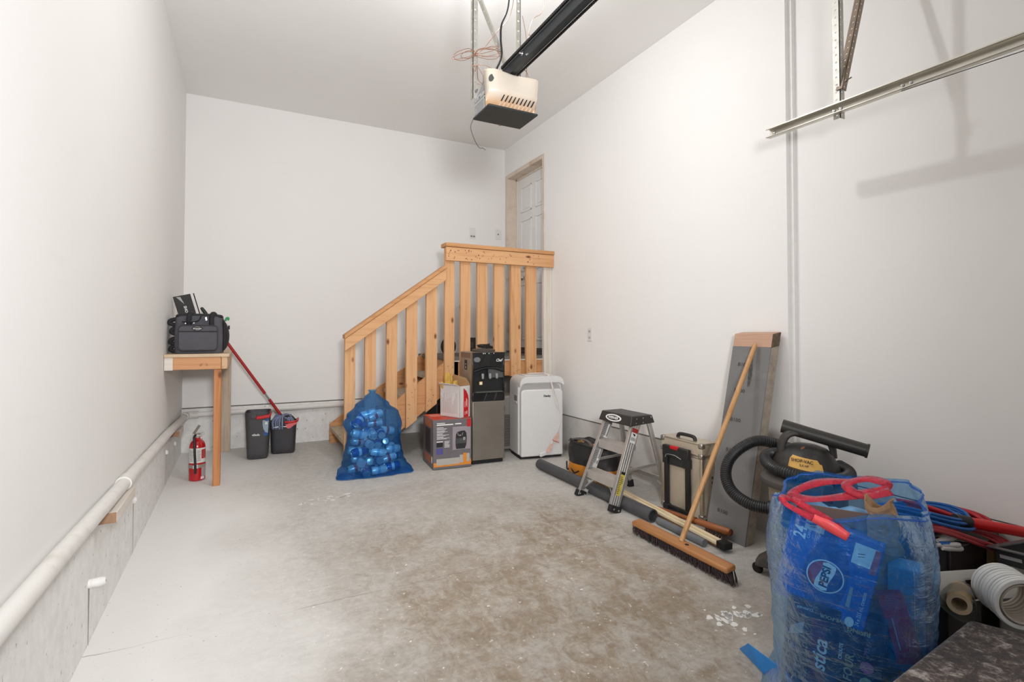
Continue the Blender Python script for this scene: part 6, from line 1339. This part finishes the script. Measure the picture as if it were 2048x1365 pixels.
# cardboard tube in clear wrap
TBq = thing('cardboard_tube', 'cream cardboard tube in clear plastic wrap in front of white trough', 'tube', (2.12, .86, .31))
t0_, t1_ = V3((2.030, .838, .338)), V3((2.15, .885, .332))
b = MB(); b.sweep_lathe([(.020, 0), (.032, 0), (.032, 1), (.020, 1), (.020, 0)], t0_, t1_, 26); b.build('tube', mat('tube_cream', 'C7B08E', .7, var=.06), TBq, smooth=40)
WRP = film('clear_wrap', lin('C9B79A'), (.82, .76, .66, 1), .22)
b = MB(); b.grid(lambda u, v: t0_-(t1_-t0_)*.10+(t1_-t0_)*v*1.0+(UP*cos(2*pi*u)+ (t1_-t0_).normalized().cross(UP)*sin(2*pi*u))*(.037+.010*(1-v)+.005*sin(6*pi*u)), 30, 8, closed_u=True); b.build('wrap', WRP, TBq, smooth=30)
# coil of white corrugated hose
WH = thing('white_hose_roll', 'roll of white ribbed plastic strip lying on brown ottoman', 'roll', (2.2, .74, .31))
h0_ = V3((2.205, .808, .374)); h1_ = V3((2.125, .712, .370)); hdv = (h1_-h0_)
WM = mat('roll_white', 'E2E2E0', .35, var=.02)
for k in range(6):
    a, c = h0_+hdv*(k/6), h0_+hdv*((k+.93)/6); r = .074+.003*(k % 2)+.003*(k == 5)
    b = MB(); b.sweep_lathe([(r-.012, 0), (r-.003, 0), (r, .12), (r, .5), (r-.003, .55), (r-.001, .62), (r-.001, .9), (r-.003, 1), (r-.014, 1), (r-.014, 0)], a, c, 40); b.build('ribbed_strip', WM, WH, smooth=35)
for k in range(9):
    a = h0_+hdv*(k/9); b = MB(); b.sweep_lathe([(.060, 0), (.055, .3), (.055, .7), (.060, 1), (.062, .5), (.060, 0)], a, a+hdv/9, 32); b.build('inner_ring', mat('roll_inner', 'B9AEA2', .6, var=.05), WH, smooth=50)
# mottled brown ottoman in the foreground corner
OT = thing('velvet_ottoman', 'mottled brown velvet ottoman in the right foreground corner', 'ottoman', (1.7, .5, FZ(.5)))
t = NT('mottled_velvet'); v_ = t.coord(); f1 = t.noise(v_, 24, 10, .78, .5); f2 = t.noise(v_, 90, 4, .6)
c = t.ramp(t.math('ADD', t.math('MULTIPLY', f1, .8), t.math('MULTIPLY', f2, .2)), [(.42, lin('2C211D')), (.50, lin('4A3932')), (.55, lin('7F6F66')), (.62, lin('C4BAB2'))])
t.l(c, t.b.inputs['Base Color']); t.b.inputs['Roughness'].default_value = .85; t.b.inputs['Sheen Weight'].default_value = .3; t.bump(t.noise(v_, 120, 6), .3, .004)
poly = [(2.045, .822), (1.25, .750), (1.22, .30), (2.30, .22)]
b = MB(); zt_ = .30
b.hexa([(x, y, zt_-.15) for x, y in poly]+[(x, y, zt_) for x, y in poly]); b.build('cushion_top', t.m, OT, bevel=.02, seg=4)
b = MB(); b.hexa([(x*.985+.026, y*.985+.008, FZ(y)+.03) for x, y in poly]+[(x*.985+.026, y*.985+.008, zt_-.14) for x, y in poly]); b.build('base_panel', t.m, OT, bevel=.012)
for (x, y) in ((1.98, .77), (1.30, .71), (1.28, .35), (2.2, .28)):
    b = MB(); b.cyl((x, y, FZ(y)), (x, y, FZ(y)+.035), .02, n=14); b.build('foot', MATTEBLACK, OT)
